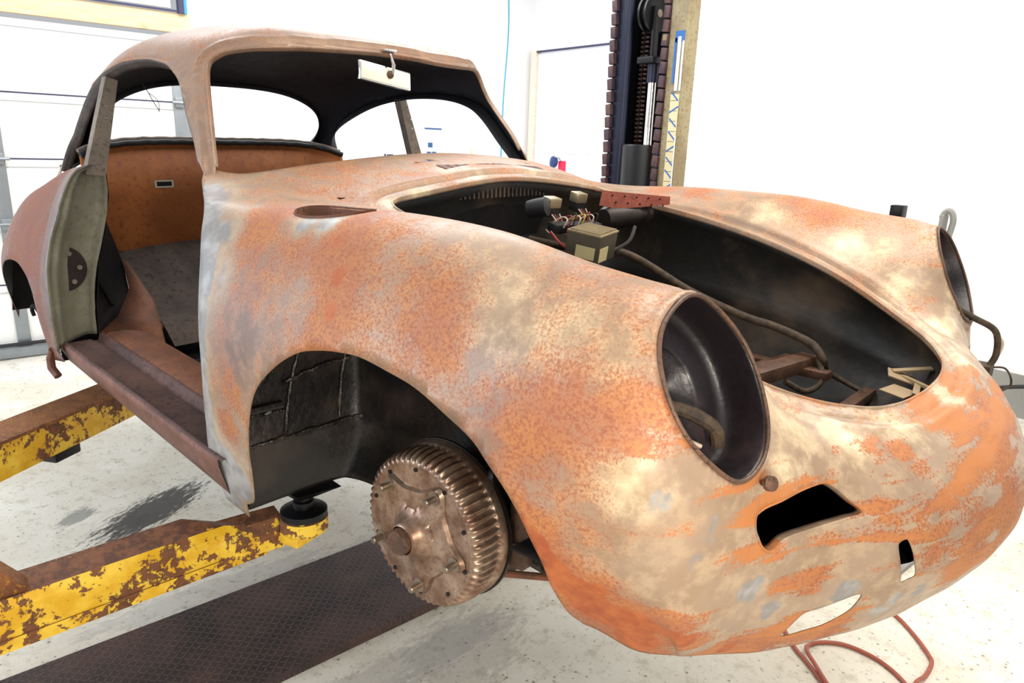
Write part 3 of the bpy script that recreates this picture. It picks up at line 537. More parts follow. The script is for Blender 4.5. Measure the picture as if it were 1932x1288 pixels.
holesF = [arch, archf, HEAD[0][0], HEAD[1][0], fill_uv, hood_uv, horn, hornf, bumpn, bumpf, valn] + cowl_holes[:4]
extraF = [project(NF, np.r_[offset_loop(hood3, w)[::3], offset_loop(hood3, w)[:1]]) for w in (.0395, .0475)]
door3 = [ev(NF, door_n), ev(NF, door_n) * [1, -1, 1]]
def primer_edge(P, Z):
    for D3 in door3:
        d = dist_poly(P, D3, False); w = np.interp(P[:, 2], [.2, .34, .5, .58, .75, .86], [.10, .045, .022, .026, .062, .05])
        Z[:, 1] = np.maximum(Z[:, 1], np.clip(1.25 - .78 * d / w, 0, 1))
    Z[:, 1] = np.where(Z[:, 1] > .5, Z[:, 1], Z[:, 1]); return Z
front = patch('front_shell', NF, ug, vg, outerF, holesF, [M['body'], M['inner']], car, False, disp_front, extra=extraF, zonefix=primer_edge)

# --- roof --------------------------------------------------------------
Wp = np.array(LOOP_W); Dp = np.array(LOOP_D); Rp = np.array(LOOP_R)
ws_far = project(NG, Wp[[11, 10, 9, 8, 7, 6, 5]])
ws_core = dense(np.concatenate([np.array(UV_WS)[:11], ws_far]), False, 7)
ws_loop = np.concatenate([[[-.6, ws_core[0][1] + .05]], ws_core, [[-.6, ws_core[-1][1]]]])
sn_core = dense(np.concatenate([[[-.02, 1.34], [.16, 1.18], [.407, 1.02]], np.array(UV_SN)[2:9], project(NG, mir3(Dp[7:12])), project(NG, [(-1.952, -.575, .862)])]), False, 6)
sn_loop = np.concatenate([[[-.6, 1.34]], sn_core, [[sn_core[-1][0] + .02, -.6], [-.6, -.6]]])
sf_core = dense(np.concatenate([[[-.02, 9.02]], project(NG, Dp[1:3]), np.array(UV_SF)[3:9], project(NG, [(-1.93, .54, .985), (-1.955, .572, .87)])]), False, 6)
sf_loop = np.concatenate([[[-.6, 9.02]], sf_core, [[sf_core[-1][0] + .02, 10.6], [-.6, 10.6]]])
rw3 = dense(np.concatenate([Rp, mir3(Rp)[1:-1][::-1]]), True, 6)
for _ in range(3): rw3 = (rw3 + np.roll(rw3, 1, 0) + np.roll(rw3, -1, 0)) / 3
rw_loop = project(NG, rw3)
ws3 = ev(NG, ws_core); 
def disp_roof(P, uv, N):
    d = dist_poly(P, ws3, False); s_ = 1 - np.clip((d - .020) / .005, 0, 1)
    P = P - N * (s_ * .006)[:, None] + N * (np.exp(-((d - .028) / .006) ** 2) * .0025)[:, None]
    for C3 in (ev(NG, sn_core), ev(NG, sf_core)):                      # drip rail over the door openings
        d = dist_poly(P, C3, False); m = (P[:, 2] > 1.08) * 1.0
        P = P + N * (m * np.exp(-((d - .006) / .005) ** 2) * .005)[:, None]
    return P
outG = np.array([[-.22, 0], [8.1, 0], [8.1, 10], [-.22, 10.0]]); outG = np.concatenate([np.linspace(outG[i], outG[(i + 1) % 4], 40, endpoint=False) for i in range(4)])
vgr = vsteps([(0, 3, 30), (3, 7, 52), (7, 10, 30)])
roof = patch('roof_shell', NG, np.linspace(-.22, 8.1, 150), vgr, outG, [ws_loop, sn_loop, sf_loop, rw_loop], [M['bodyroof'], M['liner']], car, True, disp_roof)
def inward(net, uvc, depth, name, flip, mat, extra=(0, 0, 0), closed=False):
    A = ev(net, uvc); N = evn(net, uvc) * (-1 if flip else 1); B = A - N * depth + np.array(extra)
    return strip(name, A, B, mat, car, closed)
inward(NG, sn_core, .032, 'side_window_frame', True, M['pillar']); inward(NG, sf_core, .045, 'side_window_frame', True, M['liner'])
inward(NG, rw_loop, .02, 'rear_window_frame', True, M['liner'], closed=True)
A = ev(NG, ws_core) - evn(NG, ws_core) * -1 * .006; strip('windscreen_frame', A, A + evn(NG, ws_core) * .014, M['bodyroof'], car, False)

# --- rear shell ----------------------------------------------------------
cabin_h = np.array([(-1.25, .655, .88), (-1.45, .635, .89), (-1.7, .60, .88), (-1.84, .565, .87), (-1.92, .52, .87), (-2.04, .47, .87), (-2.15, .44, .87), (-2.21, .33, .9), (-2.25, .2, .92), (-2.26, 0, .93)])
cab_f = project(NR, cabin_h); cab_f[0, 0] = -.5
cabin = np.concatenate([cab_f, np.array(mirv(cab_f[:-1].tolist(), 14))])
ra3 = np.array([(-1.50, -.78, .20), (-1.512, -.79, .35), (-1.53, -.80, .49), (-1.57, -.80, .54), (-1.64, -.80, .568), (-1.77, -.80, .585), (-1.95, -.8, .575), (-2.12, -.8, .54), (-2.26, -.78, .47), (-2.36, -.77, .37), (-2.40, -.76, .27)])
ra_uv = project(NR, ra3); ra_uv = dense(ra_uv, False, 5)
rarch = np.concatenate([[[ra_uv[0][0], -.6]], ra_uv, [[ra_uv[-1][0] + .1, -.6]]]); rarchf = np.array(mirv(rarch.tolist(), 14))
rd = np.array(UV_RDOOR)[2:9][::-1]; rd = dense(np.concatenate([[[.13, 0]], rd, [[0.0, 2.96], [0.02, 3.6]]]), False, 5); rd[:, 0] = np.maximum(rd[:, 0], .0)
outR = np.concatenate([rd, [[0.05, 4.2]], [[.05, 9.8]], np.array(mirv(rd.tolist(), 14)), [[u, 14.0] for u in np.arange(.5, 8.1, .5)], [[8, v] for v in np.arange(13.5, 0, -.5)], [[u, 0.0] for u in np.arange(8, .3, -.5)]])
vr0 = vsteps([(0, 7, 60)]); rear = patch('rear_shell', NR, np.linspace(0, 8, 110), np.concatenate([vr0, 14 - vr0[::-1][1:]]), outR, [cabin, rarch, rarchf, [[-.5, -.6], [1.2, -.6], [1.2, .50], [.1, .62], [-.5, .62]], [[-.5, 14.6], [1.2, 14.6], [1.2, 13.5], [.1, 13.38], [-.5, 13.38]]], [M['bodyrear'], M['inner']], car, True,
    zonefix=lambda P, Z: np.c_[np.clip(.15 + .5 * np.exp(-((P[:, 0] + 1.75) / .2) ** 2) * (P[:, 2] > .55), 0, 1), np.clip(1.0 - abs(P[:, 0] + 1.40) / .07, 0, 1) * .7, Z[:, 2] * 0, np.full(len(P), .45)])

# --- headlight buckets, hood/horn rims ------------------------------------
for side, L3 in ((-1, head_n3), (1, head_f3)):
    c = L3.mean(0); n_ = np.cross(L3[10] - c, L3[35] - c); n_ /= np.linalg.norm(n_)
    if n_[0] < 0: n_ = -n_
    ax = n_ * .80 + np.array([.25, side * .10, -.05]); ax /= np.linalg.norm(ax)
    V = []; rings = [(1.0, -.002), (.985, .004), (.975, .02), (.965, .042), (.945, .056), (.88, .064), (.78, .067), (.50, .068), (.46, .071), (.42, .082), (.02, .083)]
    for s_, dp in rings: V += list(c + (L3 - c) * s_ - ax * dp)
    m = len(L3); Fs = [(k * m + i, k * m + (i + 1) % m, (k + 1) * m + (i + 1) % m, (k + 1) * m + i) for k in range(len(rings) - 1) for i in range(m)]
    b = link_mesh('headlight_bucket', V, Fs, [M['bucket']], car, flip=(side == 1)); md = b.modifiers.new('s', 'SOLIDIFY'); md.thickness = .002; md.offset = -1
    rim = MB(); N3 = np.array([ax] * m); rim.tube(list(c + (L3 - c) * .985 + ax * .003), .0030, 8, closed=True)
    r_ = rim.build('bucket_rim', [M['brownmetal']], b)
    w = MB()
    if side == -1:
        w.tube(smooth_path([(.46, -.655, .615), (.50, -.635, .640), (.55, -.60, .638), (.585, -.57, .615), (.59, -.56, .588)]), .0095, 10)
        w.tube(smooth_path([(.47, -.665, .60), (.51, -.655, .615), (.55, -.642, .602), (.572, -.625, .58)]), .007, 10)
        w.tube(smooth_path([(.49, -.64, .605), (.54, -.615, .608), (.58, -.585, .59)]), .003, 8, 1)
        w.build('wire_loom', [M['loom'], M['wire_w']], car)
    else:
        w.tube(smooth_path([(.59, .60, .60), (.645, .600, .575), (.69, .625, .545), (.70, .63, .49), (.69, .615, .455)]), .0075, 9)
        w.tube(smooth_path([(.69, .622, .54), (.705, .65, .515), (.70, .655, .48), (.685, .63, .455)]), .004, 8, 1)
        w.tube(smooth_path([(.69, .62, .455), (.72, .66, .45), (.735, .675, .41), (.71, .655, .385)]), .0025, 6)
        w.box((.68, .61, .45), (.04, .05, .03), 0)
        w.build('wire_loom', [M['loom'], M['wire_w']], car)
b = MB(); b.lathe((.650, -.552, .553), (.8, -.4, .3), [(.0045, 0), (.0045, .010), (.010, .012), (.010, .018), (.0001, .02)], 12); b.build('rim_screw', [M['brownmetal']], car)

# rolled rims of the horn slots and the filler recess
strip('horn_slot_flange', ev(NF, horn), ev(NF, horn) - evn(NF, horn) * .016, [M['body']], car)
strip('horn_slot_flange', ev(NF, hornf), ev(NF, hornf) - evn(NF, hornf) * .016, [M['body']], car)
b = MB(); b.box((.632, -.540, .462), (.006, .045, .028), 0, Matrix.Rotation(.35, 3, 'X')); b.lathe((.636, -.536, .462), (1, 0, 0), [(.006, 0), (.006, .006), (.001, .007)], 10, 1); b.build('horn_bracket', [M['darkmetal'], M['steel']], car)
fc = fill3.mean(0); V = []; rg = [(1, 0), (.98, .012), (.95, .03), (.9, .045), (.5, .05), (.45, .07), (.02, .07)]
for s_, dp in rg: V += list(fc + (fill3 - fc) * s_ - np.array([0, 0, dp]))
m = len(fill3); link_mesh('filler_recess', V, [(k * m + i, k * m + (i + 1) % m, (k + 1) * m + (i + 1) % m, (k + 1) * m + i) for k in range(len(rg) - 1) for i in range(m)], [M['kick']], car)
hf = offset_loop(hood3, 0.0); strip('bonnet_opening_flange', hood3 - np.array([0, 0, .005]), hood3 - np.array([0, 0, .019]), [M['body']], car)
# cowl air-intake louvre strip
uvl = project(NF, [(-.435 + .02 * (1 - (y / .19) ** 2), y + .04, .9) for y in np.linspace(-.19, .19, 30)]); uvh = project(NF, [(-.395 - .028 * (1 - (y / .19) ** 2) + .028 * 0, y + .04, .9) for y in np.linspace(-.19, .19, 30)])
a0 = ev(NF, uvl) + evn(NF, uvl) * .0015; a1 = ev(NF, uvh) + evn(NF, uvh) * .0015
g = MB()
for k in range(29):
    if k % 2 == 0: g.add([a0[k], a0[k + 1], a1[k + 1], a1[k]], [(0, 1, 2, 3)], 0)
    else: g.add([a0[k] - [0, 0, .001], a0[k + 1] - [0, 0, .001], a1[k + 1] - [0, 0, .001], a1[k] - [0, 0, .001]], [(0, 1, 2, 3)], 1)
g.build('cowl_louvre', [M['sill'], M['brownmetal']], car)

# --- sills -----------------------------------------------------------------
zt = lambda x: .318 + (-x - .46) * .053
zb = lambda x: .206 + (-x - .36) * .070
for sd in (-1, 1):
    xs = np.linspace(-.43, -1.52, 30); prof = []
    for x in xs:
        k = np.clip((-x - 1.40) / .12, 0, 1); q = np.clip((x + .50) / .12, 0, 1)
        yo = .782 - .012 * q
        prof.append([(x, sd * .70, zb(x) + .012), (x, sd * .735, zb(x)), (x, sd * .757, zb(x) + .012), (x, sd * (yo - .008), zb(x) + .05), (x, sd * yo, zt(x) - .022), (x, sd * (yo + .001), zt(x) - .004), (x, sd * (yo - .006), zt(x))])
    n = len(prof[0]); link_mesh('outer_sill', [p for r in prof for p in r], [(i * n + j, i * n + j + 1, (i + 1) * n + j + 1, (i + 1) * n + j) for i in range(len(xs) - 1) for j in range(n - 1)], [M['sill']], car, flip=(sd == 1))
    xs = np.linspace(-.40, -1.46, 20); prof = []
    for x in xs: prof.append([(x, sd * .780, zt(x)), (x, sd * .774, zt(x) + .005), (x, sd * .768, zt(x) - .001), (x, sd * .764, zt(x) - .007), (x, sd * .700, zt(x) - .006), (x, sd * .692, zt(x) - .012), (x, sd * .680, zt(x) - .012), (x, sd * .674, zt(x) + .006), (x, sd * .662, zt(x) + .008)])
    n = len(prof[0]); link_mesh('sill_top', [p for r in prof for p in r], [(i * n + j, i * n + j + 1, (i + 1) * n + j + 1, (i + 1) * n + j) for i in range(len(xs) - 1) for j in range(n - 1)], [M['sillplank']], car, flip=(sd == 1))
    xs = np.linspace(-.42, -1.44, 14); prof = []
    for x in xs: prof.append([(x, sd * .664, zt(x) + .002), (x, sd * .655, zt(x) + .012), (x, sd * .560, zt(x) + .010), (x, sd * .548, zt(x)), (x, sd * .545, .235)])
    n = len(prof[0]); link_mesh('inner_sill', [p for r in prof for p in r], [(i * n + j, i * n + j + 1, (i + 1) * n + j + 1, (i + 1) * n + j) for i in range(len(xs) - 1) for j in range(n - 1)], [M['kick']], car, flip=(sd == 1))
    # end tube the jack went into
    b = MB(); b.tube([(-1.485, sd * .80, .345), (-1.505, sd * .806, .315), (-1.50, sd * .808, .285), (-1.475, sd * .80, .262)], .012, 10); b.build('jacking_point', [M['sill']], car)
    # inner rear ramp beside the seat pan
    K = [(-1.8, .469, .547), (-1.65, .507, .47), (-1.55, .587, .40), (-1.467, .674, .375), (-1.362, .570, .367), (-1.275, .548, .352), (-1.433, .50, .40), (-1.542, .472, .44), (-1.80, .454, .545)]
    K = [(a, sd * b_, c_) for a, b_, c_ in K]
    b = MB(); b.add(K, [(0, 1, 7, 8), (1, 2, 6, 7), (2, 3, 4, 6), (4, 5, 6)]); b.add([(-1.275, sd * .548, .352), (-1.433, sd * .50, .40), (-1.542, sd * .472, .44), (-1.8, sd * .454, .545), (-1.275, sd * .545, .24), (-1.433, sd * .497, .24), (-1.542, sd * .468, .24), (-1.8, sd * .45, .24)], [(0, 1, 5, 4), (1, 2, 6, 5), (2, 3, 7, 6)])
    o = b.build('inner_ramp', [M['kick']], car, angle=60); md = o.modifiers.new('s', 'SOLIDIFY'); md.thickness = .003; md.offset = -1
    # lock post closing panel behind the door opening
    O = ev(NR, rd[(rd[:, 1] > .9)]) * [1, -sd * -1 if False else (1 if sd == -1 else -1), 1]
    zs = O[:, 2]; zi = np.array([.362, .42, .497, .545, .594, .66, .753, .82, .875]); yi = np.array([.680, .678, .672, .664, .652, .630, .602, .592, .592])
    inn = np.array([(-1.462, sd * np.interp(z, zi, yi), z + (.012 if z < .45 else 0)) for z in np.linspace(.366, .878, len(O))])
    Oz = np.array([[np.interp(z, zs, O[:, 0]), np.interp(z, zs, O[:, 1]), z] for z in np.linspace(.352, zs.max(), len(O))])
    cols = [(0, 0, 0), (.05, -.004, 0), (.10, -.020, 0), (.16, -.024, 0), (.18, -.016, 0), (.24, -.018, 0), (.30, -.034, 0), (.55, -.046, 0), (.85, -.040, 0), (.95, -.018, 0), (1.0, 0.0, 0)]
    V = []
    for t_, dx, _ in cols: V += list(Oz + (inn - Oz) * t_ + np.array([dx, 0, 0]))
    m = len(O); lp = link_mesh('lock_post_panel', V, [(k * m + i, k * m + i + 1, (k + 1) * m + i + 1, (k + 1) * m + i) for k in range(len(cols) - 1) for i in range(m - 1)], [M['olive']], car, flip=(sd == -1))
    md = lp.modifiers.new('s', 'SOLIDIFY'); md.thickness = .003; md.offset = 0
    b = MB(); q = [(-1.478, sd * (.742 - .0), .645)] + [(-1.476, sd * (.745 - .068 * math.sin(a)), .590 + .070 * math.cos(a)) for a in np.linspace(0, math.pi, 14)]
    b.prism(q[1:], (.004, 0, 0)); b.build('striker_plate', [M['darkmetal']], lp)
    for dz, dy in ((.044, .722), (0, .698), (-.042, .718)):
        b = MB(); b.lathe((-1.471, sd * dy, .590 + dz), (1, 0, 0), [(.0075, 0), (.0075, .004), (.0045, .006), (.0001, .004)], 12); b.build('striker_bolt', [M['grey']], lp)
    # pillar between door and quarter window
    top = [(-1.44, sd * .562, 1.150), (-1.44, sd * .530, 1.140)]; bot = [(-1.435, sd * .655, .868), (-1.435, sd * .600, .862)]
    b = MB(); V = [bot[0], bot[1], top[1], top[0]]; b.add(V + [(x - .035, y, z) for x, y, z in V], [(0, 1, 2, 3), (7, 6, 5, 4), (0, 3, 7, 4), (1, 5, 6, 2), (0, 4, 5, 1), (3, 2, 6, 7)])
    bp = b.build('door_pillar', [M['grey']], car, angle=30)
    for z in (1.03, 1.065):
        b = MB(); y = .607 - (z - .87) * .16; b.lathe((-1.4295, sd * y, z), (1, 0, 0), [(.0035, 0), (.0030, .003), (.0001, .0035)], 10); b.build('pillar_light_dot', [M['chrome']], bp)  # bright studs stand in for light showing through two small holes
    # dark quarter inner panel
    zl = [.366, .378, .40, .46, .60, .70, .80, .885]; lf = [(-1.462, float(np.interp(z, zi, yi)) - .004, z) for z in zl]
    rt = [(-1.467, .674, .366), (-1.55, .587, .395), (-1.65, .507, .465), (-1.80, .469, .545), (-1.75, .505, .64), (-1.70, .545, .74), (-1.62, .585, .82), (-1.60, .592, .885)]
    b = MB(); b.add([(x, sd * y, z) for x, y, z in lf + rt], [(i, i + 1, i + 9, i + 8) for i in range(7)])
    b.tube([(-1.47, sd * .66, .56), (-1.56, sd * .60, .45), (-1.60, sd * .56, .42)], .006, 8); b.build('quarter_inner_panel', [M['inner']], car)

# --- cabin -------------------------------------------------------------------
ys = np.linspace(-.535, .535, 41); top = .962 - .060 * (np.abs(ys) / .562) ** 5 - .0012 * np.sin(ys * 90)
xb = -1.93
b = MB(); V = [(xb + .10 * (abs(y) / .562) ** 3 * .6, y, t) for y, t in zip(ys, top)] + [(xb + .05 + .08 * (abs(y) / .562) ** 3 * .6, y, .578) for y in ys]
b.add(V, [(i, i + 1, i + 42, i + 41) for i in range(40)]); o = b.build('rear_bulkhead_board', [M['rustpanel']], car); md = o.modifiers.new('s', 'SOLIDIFY'); md.thickness = .008; md.offset = 0
bb = o
b = MB(); V = [(x_, y_, z_) for y_, z_ in ((-.555, .878), (-.50, .905), (-.3, .930), (0, .938), (.3, .930), (.50, .905), (.555, .878)) for x_ in (xb - .014 + .05 * (abs(y_) / .562) ** 3, -2.24 + .20 * (abs(y_) / .58) ** 2)]
b.add(V, [(2 * i, 2 * i + 1, 2 * i + 3, 2 * i + 2) for i in range(6)]); o = b.build('parcel_shelf', [M['inner']], car); md = o.modifiers.new('s', 'SOLIDIFY'); md.thickness = .004
b = MB(); b.box((xb + .038, -.258, .812), (.008, .058, .024), 0)
fr = MB()
for dy, dz, sy_, sz_ in ((0, .011, .066, .005), (0, -.011, .066, .005), (-.031, 0, .005, .026), (.031, 0, .005, .026)): fr.box((xb + .044, -.258 + dy, .812 + dz), (.008, sy_, sz_), 0)
fr.build('ashtray_frame', [M['mirror']], bb); b.build('ashtray_recess', [M['postblack']], bb)  # frame coloured whitish to imitate the bright reflection of chrome
P1 = [(xb + .005 + .10 * (abs(y) / .562) ** 3 * .6, y, t + .004) for y, t in zip(ys, top)]
b = MB(); b.tube(P1, .010, 8); b.tube([(x - .02, y, z + .013) for x, y, z in P1], .008, 8, 1); b.build('window_shelf_edge', [M['rubber'], M['grey']], car)
b = MB(); V = [(xb + .045, y, .60) for y in (-.48, .48)] + [(xb + .18, y, .50) for y in (-.47, .47)] + [(xb + .26, y, .40) for y in (-.46, .46)] + [(xb + .42, y, .365) for y in (-.46, .46)] + [(xb + .50, y, .30) for y in (-.46, .46)]
b.add(V, [(i, i + 1, i + 3, i + 2) for i in (0, 2, 4, 6)]); b.build('rear_seat_pan', [M['greypanel']], car, angle=50)
b = MB(); b.tube([(-1.52, -.50, .352), (-1.52, 0, .352), (-1.52, .50, .352)], .013, 8); b.build('seat_cross_rail', [M['kick']], car)
b = MB(); b.box((-1.18, 0, .245), (1.55, 1.12, .012), 0); b.box((-.93, 0, .29), (1.1, .18, .12), 0, bev=.03); b.box((-.40, 0, .42), (.012, 1.1, .40), 0); b.build('cabin_floor', [M['inner']], car)
b = MB(); b.box((-.96, 0, .214), (1.08, 1.36, .012), 0); b.box((-2.0, 0, .30), (1.0, .9, .012), 0); b.build('underbody_pan', [M['black']], car)
b = MB(); V = [(-.56, y, .90 - .04 * (y / .5) ** 2) for y in np.linspace(-.55, .55, 13)] + [(-.60, y, .72) for y in np.linspace(-.55, .55, 13)]; b.add(V, [(i, i + 1, i + 14, i + 13) for i in range(12)]); o = b.build('dashboard', [M['inner']], car); md = o.modifiers.new('s', 'SOLIDIFY'); md.thickness = .004

b = MB(); b.box((-.46, 0, .845), (.17, .95, .004), 0); b.build('cowl_hole_backing', [M['inner']], car)  # black sheet added below the cowl so its holes look dark
# loose headlining string hanging in the door opening
b = MB(); b.tube(smooth_path([(-1.44, -.46, 1.135), (-1.43, -.45, 1.11), (-1.42, -.44, 1.08), (-1.42, -.425, 1.055)]), .0012, 6); b.tube(smooth_path([(-1.43, -.45, 1.11), (-1.42, -.43, 1.09), (-1.42, -.425, 1.07), (-1.42, -.43, 1.055)]), .001, 6); b.build('dangling_wire', [M['cord']], car)

# --- rear-view mirror --------------------------------------------------------
b = MB(); R = Matrix.Rotation(math.radians(-6), 3, 'Y') @ Matrix.Rotation(math.radians(-5), 3, 'X') @ Matrix.Rotation(math.radians(8), 3, 'Z')
mc = Vector((-.765, -.048, 1.150)); b.box(mc, (.012, .200, .052), 0, R, bev=.005); mh = b.build('mirror_housing', [M['chrome']], car)
b = MB(); b.box(mc + Vector((.0075, 0, 0)), (.003, .190, .043), 0, R, bev=.001); b.build('mirror_back_plate', [M['mirror']], mh)
b = MB(); b.tube([mc + Vector((.012, .02, .006)), mc + Vector((.018, .018, .03)), (-.785, -.012, 1.214)], [.0045, .0055, .004], 10); b.lathe(mc + Vector((.008, .012, .004)), (1, 0, 0), [(.011, 0), (.011, .004), (.006, .007)], 16, 1)
b.box((-.79, -.013, 1.222), (.022, .045, .006), 0, bev=.002); b.build('mirror_arm', [M['chrome'], M['brownmetal']], car)

# --- luggage well under the missing bonnet ------------------------------------
def well_ring(t, w, dz=0.0, xr=-.352):
    o = offset_loop(hood3, w)[::4].copy(); o[:, 2] = o[:, 2] * (1 - t) + .375 * t + dz
    o[:, 0] = np.maximum(o[:, 0], xr); o[:, 0] = np.where(o[:, 0] > .2, .2 + (o[:, 0] - .2) * (1 - .22 * t), o[:, 0]); return o
rings = [well_ring(0, .004, -.018), well_ring(.06, .02, -.014), well_ring(.18, .040), well_ring(.34, .048), well_ring(.46, .040), well_ring(.50, .030), well_ring(.54, .034), well_ring(.72, .015), well_ring(.9, -.02), well_ring(1.0, -.055)]
m = len(rings[0]); V = [p for r in rings for p in r]; Fs = [(k * m + i, k * m + (i + 1) % m, (k + 1) * m + (i + 1) % m, (k + 1) * m + i) for k in range(len(rings) - 1) for i in range(m)] + [tuple(range((len(rings) - 1) * m, len(rings) * m))]
tub = link_mesh('luggage_well', V, Fs, [M['tub']], car); md = tub.modifiers.new('s', 'SOLIDIFY'); md.thickness = .002; md.offset = 0

b = MB(); b.add([(-.352, -.22, .70), (-.352, .20, .70), (-.345, .20, .855), (-.345, -.22, .855)], [(0, 1, 2, 3)])
for i in range(22): b.box((-.335, -.16 + i * .0155, .845), (.010, .006, .026), 1)
b.build('scuttle_grille', [M['inner'], M['greypanel']], car, angle=20)
# wiring board: fuse block, relays, flasher wires
R = Matrix.Rotation(math.radians(12), 3, 'Y') @ Matrix.Rotation(math.radians(-8), 3, 'Z')
for (y, z, w_) in ((.062, .822, .040), (.172, .830, .036)):
    b = MB(); b.box((-.225, y, z), (.034, w_, .026), 0, R, bev=.004); b.box((-.230, y, z - .024), (.030, w_ * .8, .024), 1, R, bev=.002); rel = b.build('voltage_relay', [M['relay'], M['rubber']], car)
    w = MB()
    for k in range(4):
        y0 = y - .015 + k * .010; w.tube(smooth_path([(-.212, y0, z - .03), (-.195 + .01 * (k % 2), y0 + .004, z - .055 - .01 * k), (-.205, y0 + .012 * (1 if k % 2 else -1), z - .075), (-.23, y0, z - .07)]), .0018, 6, k % 3)
    w.build('relay_wires', [M['wire_w'], M['wire_r'], M['cord']], rel)
b = MB(); b.lathe((-.25, .0, .805), (.5, .2, .1), [(.022, 0), (.024, .02), (.024, .05), (.010, .055), (.0001, .056)], 18); b.build('flasher_can', [M['rubber']], car)
b = MB(); b.box((-.165, .085, .762), (.035, .16, .022), 0, R, bev=.003); fb = b.build('fuse_block', [M['rubber']], car)
w = MB()
for k in range(8):
    y0 = .02 + k * .018; w.tube(smooth_path([(-.15, y0, .765), (-.142, y0 + .004, .785 + .006 * (k % 3)), (-.165, y0 + .012, .79), (-.19, y0 + .006, .775)]), .0017, 6, (0, 1, 2, 0, 3, 1, 0, 2)[k])
for k in range(4): w.tube([(-.145, .03 + .012 * k, .758), (-.135, .028 + .012 * k, .728)], .003, 6, 1)
w.tube(smooth_path([(-.15, -.03, .76), (-.13, -.02, .735), (-.11, .0, .715)]), .003, 6, 1)
w.build('fuse_wires', [M['wire_w'], M['wire_r'], M['cord'], M['wire_y']], fb)
# heater / blower box with finned lid and paper tag
Rb = Matrix.Rotation(math.radians(9), 3, 'Y') @ Matrix.Rotation(math.radians(14), 3, 'Z')
bc = Vector((-.085, .050, .728)); b = MB(); b.box(bc, (.088, .112, .066), 0, Rb, bev=.004); bo = b.build('control_box', [M['box']], car)
b = MB(); b.box(bc + Rb @ Vector((0, 0, .0345)), (.090, .114, .005), 0, Rb, bev=.001)
for k in range(12): b.box(bc + Rb @ Vector((0, -.050 + k * .0091, .0385)), (.080, .0035, .004), 0, Rb)
b.build('finned_lid', [M['boxtop']], bo)
b = MB(); b.box(bc + Rb @ Vector((.0452, -.026, -.012)), (.0015, .05, .034), 0, Rb); b.box(bc + Rb @ Vector((.01, -.0572, -.010)), (.05, .0015, .030), 0, Rb); b.build('paper_tag', [M['label']], bo)
# red perforated bracket over the far side
b = MB(); p0 = Vector((-.155, .175, .846)); p1 = Vector((-.085, .405, .826)); e = p1 - p0
b.prism([p0 + Vector((0, .012, .004)), p0 + Vector((0, 0, -.034)), p0 + e * .25 + Vector((0, 0, -.040)), p1 + Vector((0, 0, -.019)), p1 + Vector((0, 0, .003))], (-.004, .001, 0)); b.prism([p0 + Vector((0, .012, .004)), p1 + Vector((0, 0, .003)), p1 + Vector((-.03, .005, .003)), p0 + Vector((-.03, .015, .004))], (0, 0, -.003))
rb = b.build('perforated_bracket', [M['redbracket']], car)
b = MB()
for k in range(5):
    for j in range(2): b = MB(); b.lathe(p0 + e * (.16 + .17 * k + .05 * j) + Vector((.0008, 0, -.006 - .017 * j)), (.95, -.3, 0), [(.0028, 0), (.0028, .0012), (.0001, .0013)], 8); b.build('bracket_hole', [M['postblack']], rb)
b = MB(); b.lathe((-.16, .20, .775), (.15, 1, .05), [(.026, 0), (.032, .01), (.032, .11), (.026, .13), (.026, .15), (.030, .152), (.030, .165), (.02, .168), (.0001, .15)], 24); b.tube(smooth_path([(-.10, .26, .755), (-.09, .22, .72), (-.10, .17, .70), (-.11, .12, .69)]), .006, 8); b.build('wiper_motor', [M['darkmetal']], car)
b = MB(); P_ = smooth_path([(-.30, .06, .72), (-.18, .12, .70), (-.08, .20, .69), (.06, .285, .602), (.215, .281, .560), (.29, .292, .545), (.385, .283, .523), (.425, .268, .495), (.430, .292, .462), (.475, .300, .440), (.53, .28, .430)], 10)
b.tube(P_, [.010 if i < 62 else max(.006, .010 - (i - 62) * .00015) for i in range(len(P_))], 12)
b.tube(smooth_path([(.415, .272, .49), (.438, .240, .452), (.418, .205, .430), (.385, .165, .455)]), .007, 10); b.build('main_wiring_loom', [M['loom']], car)
b = MB(); Rm = Matrix.Rotation(math.atan2(.04, .24) * -1, 3, 'Z'); b.box((.352, .13, .475), (.050, .36, .034), 0, Rm, bev=.008); b.box((.30, .15, .468), (.03, .36, .012), 1, Rm, bev=.003)
b.box((.52, .10, .425), (.028, .44, .022), 0, None, bev=.004); b.box((.30, .26, .462), (.30, .035, .02), 0, Matrix.Rotation(-.05, 3, 'Z'), bev=.004); b.build('steering_cross_member', [M['brownmetal'], M['brownmetal']], car)
for k, (c, s_, a, t_) in enumerate((((.600, .235, .500), (.055, .065, .003), .3, .25), ((.615, .165, .488), (.05, .06, .003), -.2, .1), ((.632, .215, .50), (.012, .10, .006), .9, .1), ((.612, .26, .512), (.075, .02, .005), .5, -.15), ((.645, .17, .497), (.012, .075, .006), .2, .2))):
    b = MB(); b.box((0, 0, 0), s_, 0, Matrix.Rotation(a, 3, 'Z') @ Matrix.Rotation(t_, 3, 'Y'), bev=.0006)
    lab = ['square torn cardboard scrap furthest back in the nose of the luggage well', 'flat torn cardboard scrap nearest the front lip of the bonnet opening', 'long thin torn strip standing among the scraps in the luggage well', 'wide torn strip behind the other cardboard scraps in the luggage well', 'short thin torn strip at the very front of the scraps in the luggage well'][k]
    o = b.build('cardboard_scrap', [M['card']], None, False); o.matrix_world = CAR_MW @ Matrix.Translation(c); tag(o, lab, 'scrap', 'cardboard scraps in the nose')

